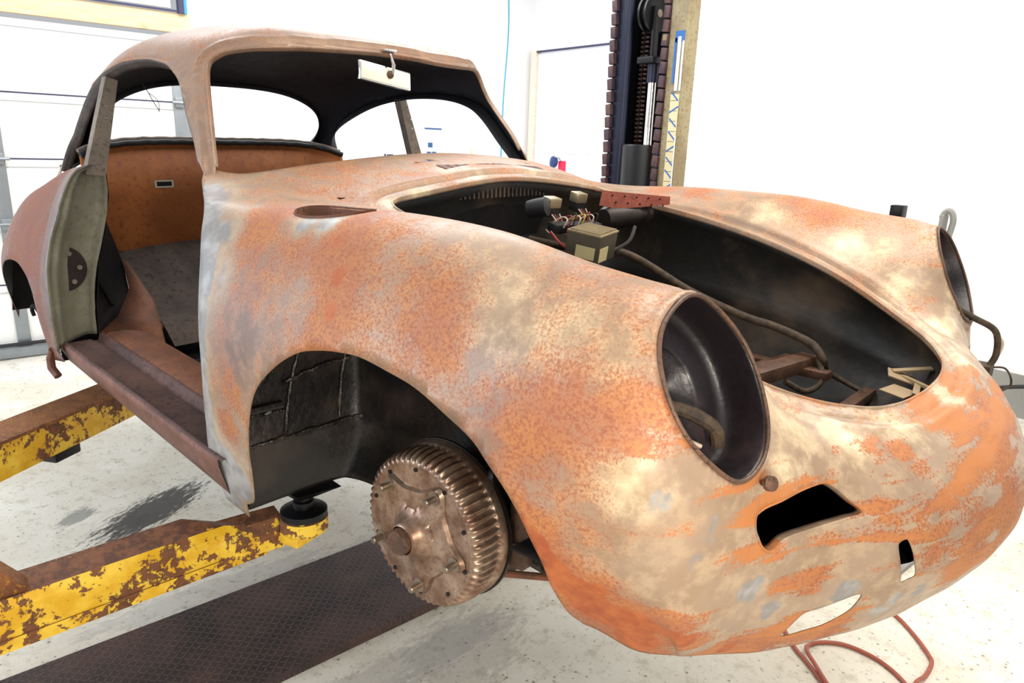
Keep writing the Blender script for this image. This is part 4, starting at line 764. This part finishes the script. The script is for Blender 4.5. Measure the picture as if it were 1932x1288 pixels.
# --- wheel wells, axle, brake drum ---------------------------------------------
for sd in (-1, 1):
    plan = [(-.372, .762), (-.365, .70), (-.355, .60), (-.34, .50), (-.315, .475), (-.25, .462), (-.12, .458), (.05, .455), (.20, .455), (.31, .462), (.37, .485), (.41, .53), (.43, .58)]
    pl = smooth_path([(x, y, 0) for x, y in plan], 5); hts = [.195, .205, .212, .28, .335, .345, .355, .44, .53, .62, .70, .735]
    V = []
    for k, z in enumerate(hts):
        for p in pl:
            seam = .006 if k == 5 else 0; lo = (z < .30) * (.30 - z) * .35; up_ = max(0, z - .6) * .3 * (1 if p.y < .6 else 0)
            zz = z if p.x < .3 else min(z, .70 - (p.x - .3) * 1.3)
            if p.x > .28: zz = max(zz, .315)
            yy = min(p.y + lo + seam * .5 + up_ * .5, .742 if z < .5 else .748 - (z - .5) * .14); V.append((p.x + seam - lo * .4 + .02 * (z > .5) * (z - .5), sd * yy, zz + (.02 * (.75 - p.y) / .4 if z < .22 else 0)))
    m = len(pl); o = link_mesh('wheelhouse_panel', V, [(k * m + i, k * m + i + 1, (k + 1) * m + i + 1, (k + 1) * m + i) for k in range(len(hts) - 1) for i in range(m - 1)], [M['black']], car, flip=(sd == 1))
    md = o.modifiers.new('s', 'SOLIDIFY'); md.thickness = .003; md.offset = 0
    # beads of body sealer over the welded seams
    b = MB(); rs = random.Random(3)
    def X_at(y, z): return float(np.interp(y, [.40, .43, .50, .60, .70, .76], [-.28, -.315, -.34, -.355, -.365, -.372])) + .006 + .02 * (z > .5) * (z - .5)
    def bead(pts, r=.0045):
        q = smooth_path(pts, 9); b.tube([p + Vector((rs.uniform(-.001, .001), 0, rs.uniform(-.002, .002))) for p in q], [r * rs.uniform(.6, 1.4) for _ in q], 7)
    for line in ([(.74, .345), (.66, .348), (.58, .352), (.50, .356), (.44, .360)], [(.655, .36), (.640, .45), (.615, .53), (.58, .62)], [(.53, .37), (.52, .46), (.50, .54), (.475, .62)], [(.735, .41), (.68, .412), (.655, .41)], [(.73, .53), (.68, .55), (.63, .56), (.57, .60)], [(.655, .47), (.58, .49), (.50, .50)]):
        bead([(X_at(y, z), sd * y, z) for y, z in line])
    b.build('sealer_bead', [M['sealer']], o)
    b = MB(); b.lathe((X_at(.70, .50), sd * .705, .495), (1, 0, 0), [(.020, 0), (.020, .006), (.013, .009), (.012, .014), (.006, .014), (.0001, .010)], 16); b.build('rubber_plug', [M['black']], o)
    b = MB(); b.tube([(-.36, sd * .735, .425), (-.353, sd * .66, .425)], .009, 8); b.build('swage_line', [M['black']], o)
    b = MB(); b.tube([(-.345, sd * .72, .575), (-.335, sd * .60, .59)], .007, 8); b.build('swage_line', [M['black']], o)
    # torsion-bar front axle arms on this side
    b = MB()
    for z in (.255, .375):
        b.tube([(.155, sd * .02, z), (.155, sd * .46, z)], .030, 16); b.tube([(.155, sd * .46, z), (.155, sd * .50, z)], .038, 16, 1)
        b.tube(smooth_path([(.155, sd * .515, z), (.09, sd * .535, z - .02), (.045, sd * .545, z - .035)]), [.026] * 8 + [.020] * 9, 12, 1)
    b.build('axle_arm', [M['brownmetal'], M['darkmetal']], car)
    b = MB(); b.tube([(.045, sd * .548, .17), (.045, sd * .548, .40)], .017, 12); b.tube([(.048, sd * .548, .275), (.050, sd * .60, .272)], .030, 16); b.box((.045, sd * .54, .20), (.05, .03, .03), 0, bev=.004); b.build('steering_knuckle', [M['darkmetal']], car)
    b = MB(); b.tube([(.18, sd * .475, .60), (.20, sd * .50, .26)], [.022, .024], 14); b.box((.18, sd * .50, .62), (.10, .05, .08), 0, bev=.006); b.box((.20, sd * .515, .245), (.05, .03, .05), 0, bev=.005); b.build('shock_absorber', [M['brownmetal']], car)
    b = MB(); b.tube([(-.10, sd * .38, .09), (.10, sd * .30, .092), (.35, sd * .18, .096)] if False else [(.05, sd * .45, .105), (.19, sd * .35, .105), (.40, sd * .20, .11)], .008, 10); b.build('track_rod', [M['kick']], car)
    # drum
    dc = Vector((.051, sd * .628, .270)); ax = Vector((.058, sd * 1.0 * .998, .013)).normalized() if sd == 1 else Vector((.058, -.998, .013)).normalized()
    drum = empty('brake_drum', 'x', 'x'); 
    for kk in ('label', 'category'): del drum[kk]
    drum.parent = car
    nf = 60
    def rip(i, q, nf=nf): 
        return (.0045 * max(-.35, math.sin(q * nf)) if i in (4, 5, 6, 7) else (.0022 * math.sin(q * nf) if i in (8,) else 0))
    b = MB(); prof = [(.118, -.0075), (.122, -.0062), (.127, -.0055), (.1335, -.004), (.1400, -.008), (.1455, -.022), (.1475, -.036), (.1480, -.050), (.1480, -.060), (.1515, -.063), (.1535, -.068), (.1535, -.080), (.148, -.082)]
    b.lathe(dc, ax, prof, nf * 8, 0, rip); b.f = [f for f in b.f if len(f) == 4]; b.m = [0] * len(b.f); b.build('finned_drum', [M['drum']], drum, angle=60)
    # raised face with five stud bosses and a domed centre
    t0 = 5.434; a_ = ax.cross(Vector((0, 0, 1))).normalized(); b_ = ax.cross(a_)
    dirq = -1 if sd == -1 else -1
    stud = [dc + (a_ * math.cos(t0 + dirq * k * 2 * math.pi / 5) + b_ * math.sin(t0 + dirq * k * 2 * math.pi / 5)) * .1025 for k in range(5)]
    ang0 = t0
    def face_r(q):  # pentagonal raised web reaching out to every stud
        d = min(abs((q - (t0 + dirq * k * 2 * math.pi / 5) + math.pi) % (2 * math.pi) - math.pi) for k in range(5))
        return .085 + .034 * math.exp(-(d / .24) ** 2)
    n = 180; V = []; prs = [(1.03, -.004), (.985, .0035), (.90, .0045), (.70, .0050), (.60, .0065)]
    for s_, h in prs:
        for k in range(n): q = 2 * math.pi * k / n; V.append(dc + (a_ * math.cos(q) + b_ * math.sin(q)) * face_r(q) * s_ + ax * h)
    for r_, h in ((.052, .009), (.044, .014), (.037, .022), (.032, .031), (.029, .036), (.027, .037)):
        for k in range(n): q = 2 * math.pi * k / n; V.append(dc + (a_ * math.cos(q) + b_ * math.sin(q)) * r_ + ax * h)
    nr = len(V) // n; b = MB(); b.add(V, [(k * n + i, k * n + (i + 1) % n, (k + 1) * n + (i + 1) % n, (k + 1) * n + i) for k in range(nr - 1) for i in range(n)])
    b.lathe(dc, ax, [(.128, -.0055), (.070, -.0035), (.0001, -.003)], 64); b.build('drum_face', [M['drum']], drum, angle=50)
    b = MB(); b.lathe(dc + ax * .030, ax, [(.0245, 0), (.0245, .016), (.022, .020), (.0001, .021)], 32); b.build('hub_cap', [M['brownmetal']], drum)
    for p in stud:
        b = MB(); b.lathe(p, ax, [(.0135, 0), (.0135, .006), (.0068, .006), (.0068, .026), (.0055, .028), (.0001, .028)], 16, 0, lambda i, q: 0); b.build('wheel_stud', [M['steel']], drum, angle=30)
    for k in range(10):
        q = .35 + k * 2 * math.pi / 10; p = dc + (a_ * math.cos(q) + b_ * math.sin(q)) * .123; b = MB(); b.lathe(p - ax * .0045, ax, [(.0042, 0), (.0042, .002), (.0001, .0021)], 10); b.build('drum_hole', [M['postblack']], drum)
    b = MB(); b.lathe(dc - ax * .082, -ax, [(.157, 0), (.157, .006), (.135, .010), (.09, .016), (.04, .02), (.0001, .02)], 64); b.build('backing_plate', [M['darkmetal']], drum)

# hook of wire at the rear wheel arch
b = MB(); b.tube(smooth_path([(-1.56, -.805, .455), (-1.58, -.81, .470), (-1.60, -.812, .455), (-1.595, -.81, .435)]), .006, 8); b.build('arch_hook', [M['inner']], car)
for sd in (-1, 1):
    b = MB(); V = [(-1.50, sd * .70, .30), (-1.53, sd * .62, .31), (-1.72, sd * .535, .60), (-1.98, sd * .535, .70), (-2.3, sd * .52, .60), (-2.42, sd * .52, .30)]
    V2 = [(-1.50, sd * .775, .30), (-1.52, sd * .775, .45), (-1.66, sd * .755, .64), (-1.98, sd * .70, .74), (-2.3, sd * .68, .64), (-2.44, sd * .70, .30)]
    b.add(V + V2, [(i, i + 1, i + 7, i + 6) for i in range(5)] + [(0, 1, 2, 3, 4, 5)]); b.build('rear_wheelhouse', [M['inner']], car, angle=40)
# closing panel under the nose and the battery shelf behind it, added in black so the slots look dark
ys_ = np.linspace(-.64, .64, 33); xk = np.interp(np.abs(ys_), [0, .27, .385, .48, .57, .60, .64], [.845, .785, .722, .668, .648, .632, .595])
b = MB(); V = [(.30, y, .350) for y in ys_] + [(x - .13, y, .358) for x, y in zip(xk, ys_)] + [(x - .008, y, .372) for x, y in zip(xk, ys_)]
b.add(V, [(k * 33 + i, k * 33 + i + 1, k * 33 + i + 34, k * 33 + i + 33) for k in range(2) for i in range(32)]); o = b.build('nose_closing_panel', [M['postblack']], car, angle=60); md = o.modifiers.new('s', 'SOLIDIFY'); md.thickness = .003
b = MB(); b.box((.625, -.395, .292), (.010, .075, .045), 0, Matrix.Rotation(.3, 3, 'Z') @ Matrix.Rotation(.5, 3, 'Y'), bev=.002); b.build('valance_stay', [M['darkmetal']], car)

# ================================================================== the workshop
XL, YR = -5.6, 4.95
def struct(o): o['kind'] = 'structure'; return o
b = MB(); b.box((-1.0, .8, -.05), (9.3, 8.4, .1)); struct(b.build('floor', [M['floor']], None, False))
DY0, DY1, DZ = -3.2, 1.64, 2.13                                             # garage door opening
b = MB(); b.box((XL - .06, (1.70 + YR) / 2, 1.7), (.12, YR - 1.70, 3.4)); b.box((XL - .06, (DY0 + 1.7) / 2 - .5, 2.95), (.12, 1.7 - DY0 + 1, .9)); b.box((XL - .06, -3.45, 1.7), (.12, .6, 3.4)); struct(b.build('wall_left', [M['wall']], None, False))
b = MB(); b.box((-1.0, YR + .06, 1.83), (9.3, .12, 3.14)); struct(b.build('wall_back', [M['wall']], None, False))
b = MB(); b.box((-1.0, YR + .055, .13), (9.3, .13, .26)); struct(b.build('trim_1', [M['stem']], None, False))
b = MB(); b.box((-1.0, .8, 3.43), (9.3, 8.4, .06)); struct(b.build('ceiling', [M['wall']], None, False))

# sectional garage door, track, stiles
gd = empty('garage_door', 'white sectional overhead garage door with ribbed panels in the left wall', 'garage door', (XL, (DY0 + DY1) / 2, 0))
def child(mb, name, mats, root, **k):
    o = mb.build(name, mats, None, **k); o.parent = root; o.matrix_parent_inverse = root.matrix_world.inverted() if False else Matrix.Translation(-root.location); return o
bounds = [.02, .49, .88, 1.285, 1.685, 2.12]
for i in range(5):
    z0, z1 = bounds[i] + .004, bounds[i + 1] - .004
    b = MB(); b.box((XL + .02, (DY0 + DY1) / 2, (z0 + z1) / 2), (.04, DY1 - DY0, z1 - z0), 0, bev=.006); b.box((XL + .043, (DY0 + DY1) / 2, z1 - .045), (.006, DY1 - DY0, .004), 1); child(b, 'door_panel', [M['garage'], M['seam']], gd, angle=20)
    if i: b = MB(); b.box((XL + .036, (DY0 + DY1) / 2, bounds[i]), (.008, DY1 - DY0, .006), 0); child(b, 'panel_joint', [M['frame']], gd)
for y in (.50, 1.60):
    b = MB(); b.box((XL + .046, y, 1.05), (.012, .075, 1.98), 0, bev=.002)
    child(b, 'door_stile', [M['track']], gd)
    for z in bounds[1:5]: b = MB(); b.box((XL + .06, y, z), (.02, .06, .07), 0, bev=.004); b.tube([(XL + .07, y - .05, z), (XL + .07, y + .06, z)], .010, 8); child(b, 'door_hinge', [M['track']], gd)
b = MB(); b.box((XL + .05, (DY0 + DY1) / 2, .045), (.05, DY1 - DY0, .07), 0, bev=.01); child(b, 'bottom_seal', [M['track']], gd)
b = MB(); b.tube([(XL + .075, y, .10) for y in (DY0, DY1)], .012, 8); child(b, 'bottom_rail', [M['rubber']], gd)
b = MB(); b.box((XL + .012, (-3.2 + 1.70) / 2, 2.21), (.05, 4.95, .125), 0, bev=.003); o = b.build('trim_2', [M['pine']], None); struct(o)
b = MB(); b.box((XL + .05, .35, 2.282), (.012, 2.62, .012)); b.box((XL + .02, .35, 2.60), (.03, 2.5, .60), 1); b.box((XL + .045, 1.66, 2.60), (.05, .035, .66)); b.box((XL + .04, 1.69, 2.7), (.04, .02, .86), 2); struct(b.build('window_1', [M['frame'], M['glass'], M['cyan']], None, False))

# personnel door on the back wall, behind the lift post
dr = empty('panelled_door', 'white glazed door with pale wooden frame on the back wall behind the lift post', 'door', (-5.0, YR, 0)); 
b = MB(); b.box((-5.52, YR - .03, 1.19), (.075, .08, 2.37), 0, bev=.004); b.box((-4.42, YR - .03, 1.19), (.075, .08, 2.37), 0, bev=.004); child(b, 'door_frame', [M['palepine']], dr)
b = MB(); b.box((-4.97, YR - .045, 2.36), (1.16, .04, .012), 0); child(b, 'head_flashing', [M['frame']], dr)
b = MB(); b.box((-4.97, YR - .02, 1.18), (1.02, .04, 2.33), 0, bev=.004)
for i in range(3):
    for j in range(3): b.box((-5.29 + i * .32, YR - .043, 1.22 + j * .36), (.27, .006, .31), 0, bev=.002)
b.box((-4.97, YR - .043, .55), (.80, .006, .75), 0, bev=.002); child(b, 'door_leaf', [M['doorm']], dr, angle=20)
b = MB(); b.lathe((-4.56, YR - .045, 1.0), (0, -1, 0), [(.03, 0), (.03, .01), (.012, .012), (.012, .04), (.028, .05), (.028, .075), (.0001, .085)], 20); child(b, 'door_knob', [M['chrome']], dr)
b = MB(); b.box((-4.86, 4.70, .68), (.075, .03, 1.36), 0, bev=.006); b.lathe((-4.935, 4.69, 1.345), (-.3, -1, .1), [(.045, 0), (.055, .015), (.05, .04), (.02, .05), (.0001, .052)], 20, 1); b.tube(smooth_path([(-4.93, 4.67, 1.37), (-4.89, 4.66, 1.40), (-4.86, 4.68, 1.36)]), .012, 8, 2)
tag(b.build('upright_tool', [M['red'], M['navy'], M['chrome']], None), 'red upright bar with a round navy knob leaning in front of the white door', 'tool')
# breaker box, cables on the far white wall
eb = empty('breaker_panel', 'pale breaker box with small blue switches on the far white wall', 'electrical panel', (XL + .05, 3.95, 1.45))
yb = 3.72; 
b = MB(); b.box((XL + .05, yb, 1.36), (.09, .34, .62), 0, bev=.01); child(b, 'box_body', [M['wall']], eb)
for (y, z, w, h) in ((yb - .04, 1.46, .045, .04), (yb - .055, 1.36, .04, .085), (yb + .0, 1.36, .045, .085), (yb - .01, 1.60, .18, .012)): b = MB(); b.box((XL + .098, y, z), (.01, w, h), 0, bev=.002); child(b, 'breaker_switch', [M['panelblue']], eb)
b = MB(); b.box((XL + .03, 3.31, 1.35), (.03, .05, .04), 0, bev=.004); b.box((XL + .03, 3.26, 1.35), (.02, .008, .045), 0); tag(b.build('wall_socket', [M['frame']], None), 'small dark wall socket left of the breaker box', 'socket')
b = MB(); b.tube(smooth_path([(XL + .02, 4.55, 3.35), (XL + .03, 4.60, 2.60), (XL + .02, 4.57, 1.9), (XL + .02, 4.56, 1.2), (XL + .02, 4.57, .3)]), .006, 8); tag(b.build('hanging_cable', [M['cyan']], None), 'thin light blue cable hanging down the far white wall left of the door', 'cable')
for y in (4.15, 4.20): b = MB(); b.box((XL + .02, y, 1.16), (.012, .008, .45 + (y - 4.15) * 2)); tag(b.build('wall_strip', [M['pine']], None), ('shorter' if y < 4.17 else 'taller') + ' of two thin pale strips on the far wall right of the breaker box', 'strip')

# ---------------------------------------------------------------- two-post lift
lift = empty('lift_post', 'tall dark steel lift column with chain, ram and toothed edges standing behind the car', 'lift', (-2.32, 2.95, 0))
LX0, LX1, LY = -2.66, -2.235, 2.90
b = MB(); b.box((-2.48, LY + .17, 1.75), (.36, .02, 3.5)); b.box((LX0 + .012, LY + .09, 1.75), (.024, .18, 3.5)); child(b, 'column_back', [M['postblack']], lift, smooth=False)
b = MB(); b.box((LX0 + .055, LY + .01, 1.75), (.07, .025, 3.5), 0, bev=.006); b.tube([(LX0 + .10, LY, 0), (LX0 + .10, LY, 3.4)], .016, 12); child(b, 'left_flange', [M['postblue']], lift)
b = MB(); b.box((LX1 - .020, LY + .0, 1.75), (.095, .024, 3.5), 0, bev=.004); b.box((LX1 + .018, LY + .04, 1.75), (.02, .08, 3.5), 0, bev=.004); child(b, 'right_flange', [M['postolive']], lift)
for (x, nm) in ((LX0 + .005, 0), (LX1 - .088, 1)):
    b = MB()
    for k in range(44): b.box((x, LY - .01, .55 + k * .062), (.034, .03, .055), 0, Matrix.Rotation(.12 * (1 if nm else -1), 3, 'Y'), bev=.005)
    o = child(b, 'latch_rack', [M['rack']], lift)
b = MB(); z = 1.45
while z < 2.16:
    for dx in (-.019, -.006, .006, .019): b.box((LX0 + .160, LY + .05, z), (.005, .022, .024), 0, bev=.003)
    b.tube([(LX0 + .137, LY + .05, z), (LX0 + .183, LY + .05, z)], .006, 8); z += .0215
child(b, 'lifting_chain', [M['chain']], lift)
b = MB(); b.lathe((LX0 + .215, LY - .005, 2.10), (1, -.0, 0), [(.085, 0), (.085, .012), (.07, .014), (.07, .036), (.085, .038), (.085, .05), (.02, .052), (.0001, .052)], 40); b.lathe((LX0 + .265, LY - .005, 2.10), (1, 0, 0), [(.018, 0), (.018, .02), (.0001, .021)], 16, 1); child(b, 'chain_pulley', [M['postblack'], M['steel']], lift)
b = MB(); b.box((LX0 + .275, LY - .02, 2.01), (.014, .04, .24), 0, bev=.003); b.box((LX0 + .25, LY - .01, 1.89), (.10, .08, .03), 0, bev=.004); child(b, 'pulley_yoke', [M['postblack']], lift)
b = MB(); b.tube([(LX0 + .25, LY + .02, 1.3), (LX0 + .25, LY + .02, 1.83)], .022, 24); child(b, 'polished_ram', [M['rod']], lift)
b = MB(); b.tube([(LX0 + .25, LY + .02, 1.79), (LX0 + .25, LY + .02, 1.88)], .030, 20); child(b, 'ram_collar', [M['postblue']], lift)
b = MB(); b.lathe((LX0 + .205, LY + .03, 0), (0, 0, 1), [(.098, 0), (.098, 1.485), (.092, 1.495), (.0001, 1.495)], 40); child(b, 'ram_cylinder', [M['postblack']], lift)
# decal up the right flange: blue cap, white bars, cream field with slanted blue strokes
dx, dy = LX1 - .004, LY - .0135
b = MB(); b.box((dx, dy, 1.985), (.052, .002, .05), 0, bev=.0005); b.box((dx - .022, dy, 1.88), (.012, .002, .20), 0); b.box((dx - .0, dy - .0003, 1.865), (.018, .002, .24), 1); b.box((dx + .022, dy - .0003, 1.855), (.010, .002, .22), 1); b.box((dx, dy, 1.40), (.050, .002, .66), 2)
for k in range(11): b.box((dx, dy - .0008, 1.12 + k * .060), (.058, .002, .007), 0, Matrix.Rotation(.75 if k % 3 else -.5, 3, 'Y'))
for k in range(14): b.box((dx - .002, dy - .0006, 1.09 + k * .047), (.040, .0018, .0022), 3)
b.box((dx - .022, dy - .0009, 1.17), (.012, .002, .18), 0); b.box((dx + .024, dy - .0009, 1.32), (.006, .002, .44), 1)
child(b, 'column_decal', [M['decalblue'], M['decalwhite'], M['decalcream'], M['frame']], lift, smooth=False)
b = MB(); b.box((LX1 - .085, LY - .022, 1.985), (.022, .01, .026), 0, bev=.003); child(b, 'pale_tag', [M['card']], lift)
b = MB(); b.box((-2.35, LY + .12, .012), (.75, .55, .024), 0, bev=.004); child(b, 'base_plate', [M['liftrust']], lift)

# floor plate between the columns
b = MB(); b.add([(-2.055, -1.6, .0), (-1.60, -1.6, .0), (-1.715, 3.0, .0), (-2.20, 3.0, .0), (-2.045, -1.6, .022), (-1.61, -1.6, .022), (-1.725, 3.0, .022), (-2.19, 3.0, .022)], [(4, 5, 6, 7), (0, 1, 5, 4), (1, 2, 6, 5), (2, 3, 7, 6), (3, 0, 4, 7)])
fp = b.build('floor_plate', [M['plate']], None, False); tag(fp, 'long dark diamond-plate steel cover running across the floor under the car', 'floor plate')

# swing arms
def arm(name, label, p0, p1, w, h, mats, bevel=True):
    r = empty(name, label, 'lift arm', p0); p0, p1 = Vector(p0), Vector(p1); d = (p1 - p0); L = d.length; d.normalize(); s = d.cross(Vector((0, 0, 1))).normalized()
    return r, p0, p1, d, s, L
root, p0, p1, d, s, L = arm('swing_arm', 'chipped bright yellow lift arm in front, its pad under the near front sill', (-1.455, -1.0, .55), (-1.562, .475, .55), .1, .1, None)
def sect(c, w, h, ch=.018): return [c + s * (w / 2) + Vector((0, 0, -h / 2)), c + s * (w / 2) + Vector((0, 0, h / 2 - ch)), c + s * (w / 2 - ch * .7) + Vector((0, 0, h / 2)), c - s * (w / 2) + Vector((0, 0, h / 2)), c - s * (w / 2) + Vector((0, 0, -h / 2))]
# s points to +x (camera side) when arm runs along +y
A0 = sect(p0, .105, .105); A1 = sect(p1, .105, .105); A1 = [q + d * (.045 if i in (0, 4) else (.020 if i == 1 else -.05)) + d * (.03 if i < 3 else -.03) for i, q in enumerate(A1)]
b = MB(); b.add(A0 + A1, [(0, 1, 2, 3, 4), (9, 8, 7, 6, 5)] + [(i, (i + 1) % 5, (i + 1) % 5 + 5, i + 5) for i in range(5)])
b.box(tuple(p0 + d * .95 + s * .054 + Vector((0, 0, -.028))), (.003, 1.15, .006), 0, Matrix.Rotation(math.atan2(-d.x, d.y), 3, 'Z'))
child(b, 'outer_arm', [M['yellow']], root, angle=25)
q0 = p1 - d * .10; q1 = Vector((-1.535, .590, .556)); c = [q0, q0 + (q1 - q0) * .55, q1]
dd = (q1 - q0).normalized(); s2 = dd.cross(Vector((0, 0, 1))).normalized(); V = []
for cc in (q0, q1):
    for a_, z_ in ((.041, -.040), (.044, .010), (.030, .036), (-.030, .036), (-.044, .010), (-.041, -.040)): V.append(cc + s2 * a_ + Vector((0, 0, z_)))
b = MB(); b.add(V, [(0, 1, 2, 3, 4, 5), (11, 10, 9, 8, 7, 6)] + [(i, (i + 1) % 6, (i + 1) % 6 + 6, i + 6) for i in range(6)]); child(b, 'sliding_arm', [M['yellow']], root, angle=25)
pc = Vector((-1.455, .622, .60)); b = MB(); b.lathe(pc + Vector((0, 0, -.03)), (0, 0, 1), [(.052, 0), (.055, .004), (.055, .034), (.050, .038), (.0001, .038)], 36)
b.box(tuple((q1 + pc) / 2 + Vector((-.0, -.0, -.028))), (.11, .075, .03), 0, Matrix.Rotation(math.atan2((pc - q1).y, (pc - q1).x), 3, 'Z'), bev=.006); child(b, 'pad_socket', [M['yellow']], root)
b = MB(); b.lathe(pc + Vector((0, 0, .008)), (0, 0, 1), [(.054, 0), (.054, .014), (.046, .018), (.024, .020), (.024, .036), (.016, .038), (.016, .050), (.0001, .05)], 32); b.add([pc + Vector((x * .62, y * .75, z)) for x, y, z in ((-.07, -.09, .084), (.09, -.05, .084), (.10, .09, .084), (-.09, .08, .084), (-.025, -.025, .052), (.025, -.025, .052), (.025, .025, .052), (-.025, .025, .052))], [(0, 1, 2, 3), (4, 5, 6, 7), (0, 1, 5, 4), (1, 2, 6, 5), (2, 3, 7, 6), (3, 0, 4, 7)])
child(b, 'lift_pad', [M['postblack']], root, angle=30)
# raised gusset and pivot lug at the left edge
b = MB(); zc = .60
prof = [(-.60, .60), (-.60, .80), (-.16, .755), (-.055, .738), (-.02, .725), (.012, .700), (.045, .655), (.085, .602)]
b.prism([(-1.50, y, z) for y, z in prof], (-.055, 0, 0)); b.prism([(-1.50, -.60, .74), (-1.50, -.19, .725), (-1.50, -.17, .90), (-1.50, -.60, .98)], (-.03, 0, 0)); child(b, 'arm_gusset', [M['liftrust']], root, angle=30)

root, p0, p1, d, s, L = arm('swing_arm', 'dirty brown-topped yellow lift arm further back under the rear of the near sill', (-1.98, -.45, .545), (-2.80, .62, .545), .1, .1, None)
A0 = sect(p0, .11, .125, .004); A1 = sect(p1, .11, .10, .004); b = MB(); b.add(A0 + A1, [(0, 1, 2, 3, 4), (9, 8, 7, 6, 5)] + [(i, (i + 1) % 5, (i + 1) % 5 + 5, i + 5) for i in range(5)]); child(b, 'outer_arm', [M['yellow']], root, angle=25)
Rz = Matrix.Rotation(math.atan2(-d.x, d.y), 3, 'Z'); b = MB()
pl = [(-.075, -.02), (.063, -.02), (.063, .58), (.063, 1.30), (-.075, 1.30), (-.075, .75), (-.12, .63), (-.12, .30)]
b.prism([p0 + s * u + d * v + Vector((0, 0, .070 - .012 * v)) for u, v in pl], (0, 0, -.010)); child(b, 'arm_top_plate', [M['liftrust']], root, angle=30)
b = MB(); b.box(tuple(p0 + d * .90 + s * .0 + Vector((0, 0, -.065))), (.10, .10, .045), 0, Rz, bev=.006); child(b, 'arm_stop', [M['postblack']], root)
b = MB(); b.lathe((-2.80, .62, .59), (0, 0, 1), [(.05, 0), (.05, .03), (.03, .035), (.03, .055), (.055, .06), (.055, .075), (.0001, .076)], 28); child(b, 'lift_pad', [M['postblack']], root)

# far-side arms and the two dark uprights seen above the far wing
for yy, lab in ((2.62, 'far-side lift arm hidden mostly behind the nose, nearer the front of the car'),):
    root, p0, p1, d, s, L = arm('swing_arm', 'lift arm reaching under the far sill from the column behind the car', (-2.25, 2.78, .56), (-1.62, 2.02, .56), .1, .1, None)
    A0 = sect(p0, .10, .10, .004); A1 = sect(p1, .10, .10, .004); b = MB(); b.add(A0 + A1, [(0, 1, 2, 3, 4), (9, 8, 7, 6, 5)] + [(i, (i + 1) % 5, (i + 1) % 5 + 5, i + 5) for i in range(5)]); child(b, 'outer_arm', [M['yellow']], root, angle=25)
    b = MB(); b.lathe((-1.60, 2.0, .61), (0, 0, 1), [(.05, 0), (.05, .03), (.03, .035), (.05, .075), (.0001, .076)], 24); child(b, 'lift_pad', [M['postblack']], root)
b = MB(); b.box((-1.03, 2.60, .64), (.022, .022, 1.26), 0, bev=.003); b.box((-1.03, 2.60, 1.293), (.042, .042, .042), 0, bev=.004); b.box((-1.03, 2.60, .01), (.12, .3, .02), 0, bev=.003); tag(b.build('jack_stand', [M['postblack']], None), 'dark upright with a square black head showing just above the far wing', 'stand')
b = MB(); b.tube([(-.862, 2.60, .02), (-.862, 2.60, 1.22)] + [Vector((-.874 + .018 * math.cos(a), 2.60, 1.27 + .038 * math.sin(a))) for a in np.linspace(0, math.pi * .9, 10)], .010, 8); b.box((-.885, 2.60, 1.262), (.012, .05, .066), 0, bev=.004); b.box((-.862, 2.6, .01), (.12, .25, .02), 0, bev=.003); tag(b.build('hooked_stand', [M['stem']], None), 'thin grey upright with a bent-over hooked top behind the far headlight opening', 'stand')

# hoses and cords on the floor
def cable(name, pts, r, mat, label, cat): b = MB(); b.tube(smooth_path([(x, y, r + .001 + (z if len(p) > 2 else 0)) for p in pts for x, y, z in [(p[0], p[1], p[2] if len(p) > 2 else 0)]], 12), r, 8); return tag(b.build(name, [M[mat]], None), label, cat)
cable('air_hose', HOSE1, .0062, 'hose', 'orange-red air hose curled in loops on the floor under the nose', 'hose')
cable('power_cord', [(-4.33, .44), (-4.29, .50), (-4.36, .56), (-4.42, .62), (-4.55, .645), (-4.62, .70), (-4.63, .80), (-4.7, 1.2)], .006, 'cord', 'thin dark cord lying on the floor beside the rear lift arm', 'cord')
b = MB(); b.tube(smooth_path([(-1.62, 4.60, .02), (-1.45, 4.62, .10), (-1.30, 4.66, .16), (-1.0, 4.72, .26), (-.6, 4.8, .3)]), .012, 8); tag(b.build('black_pipe', [M['cord']], None), 'thin black pipe slanting up the base of the back wall, right of the nose', 'pipe')
b = MB(); b.box((-1.0, 4.2, .035), (1.0, .22, .07), 0, bev=.01); tag(b.build('floor_rail', [M['stem']], None), 'low grey rail on the floor near the back wall, right of the nose', 'rail')
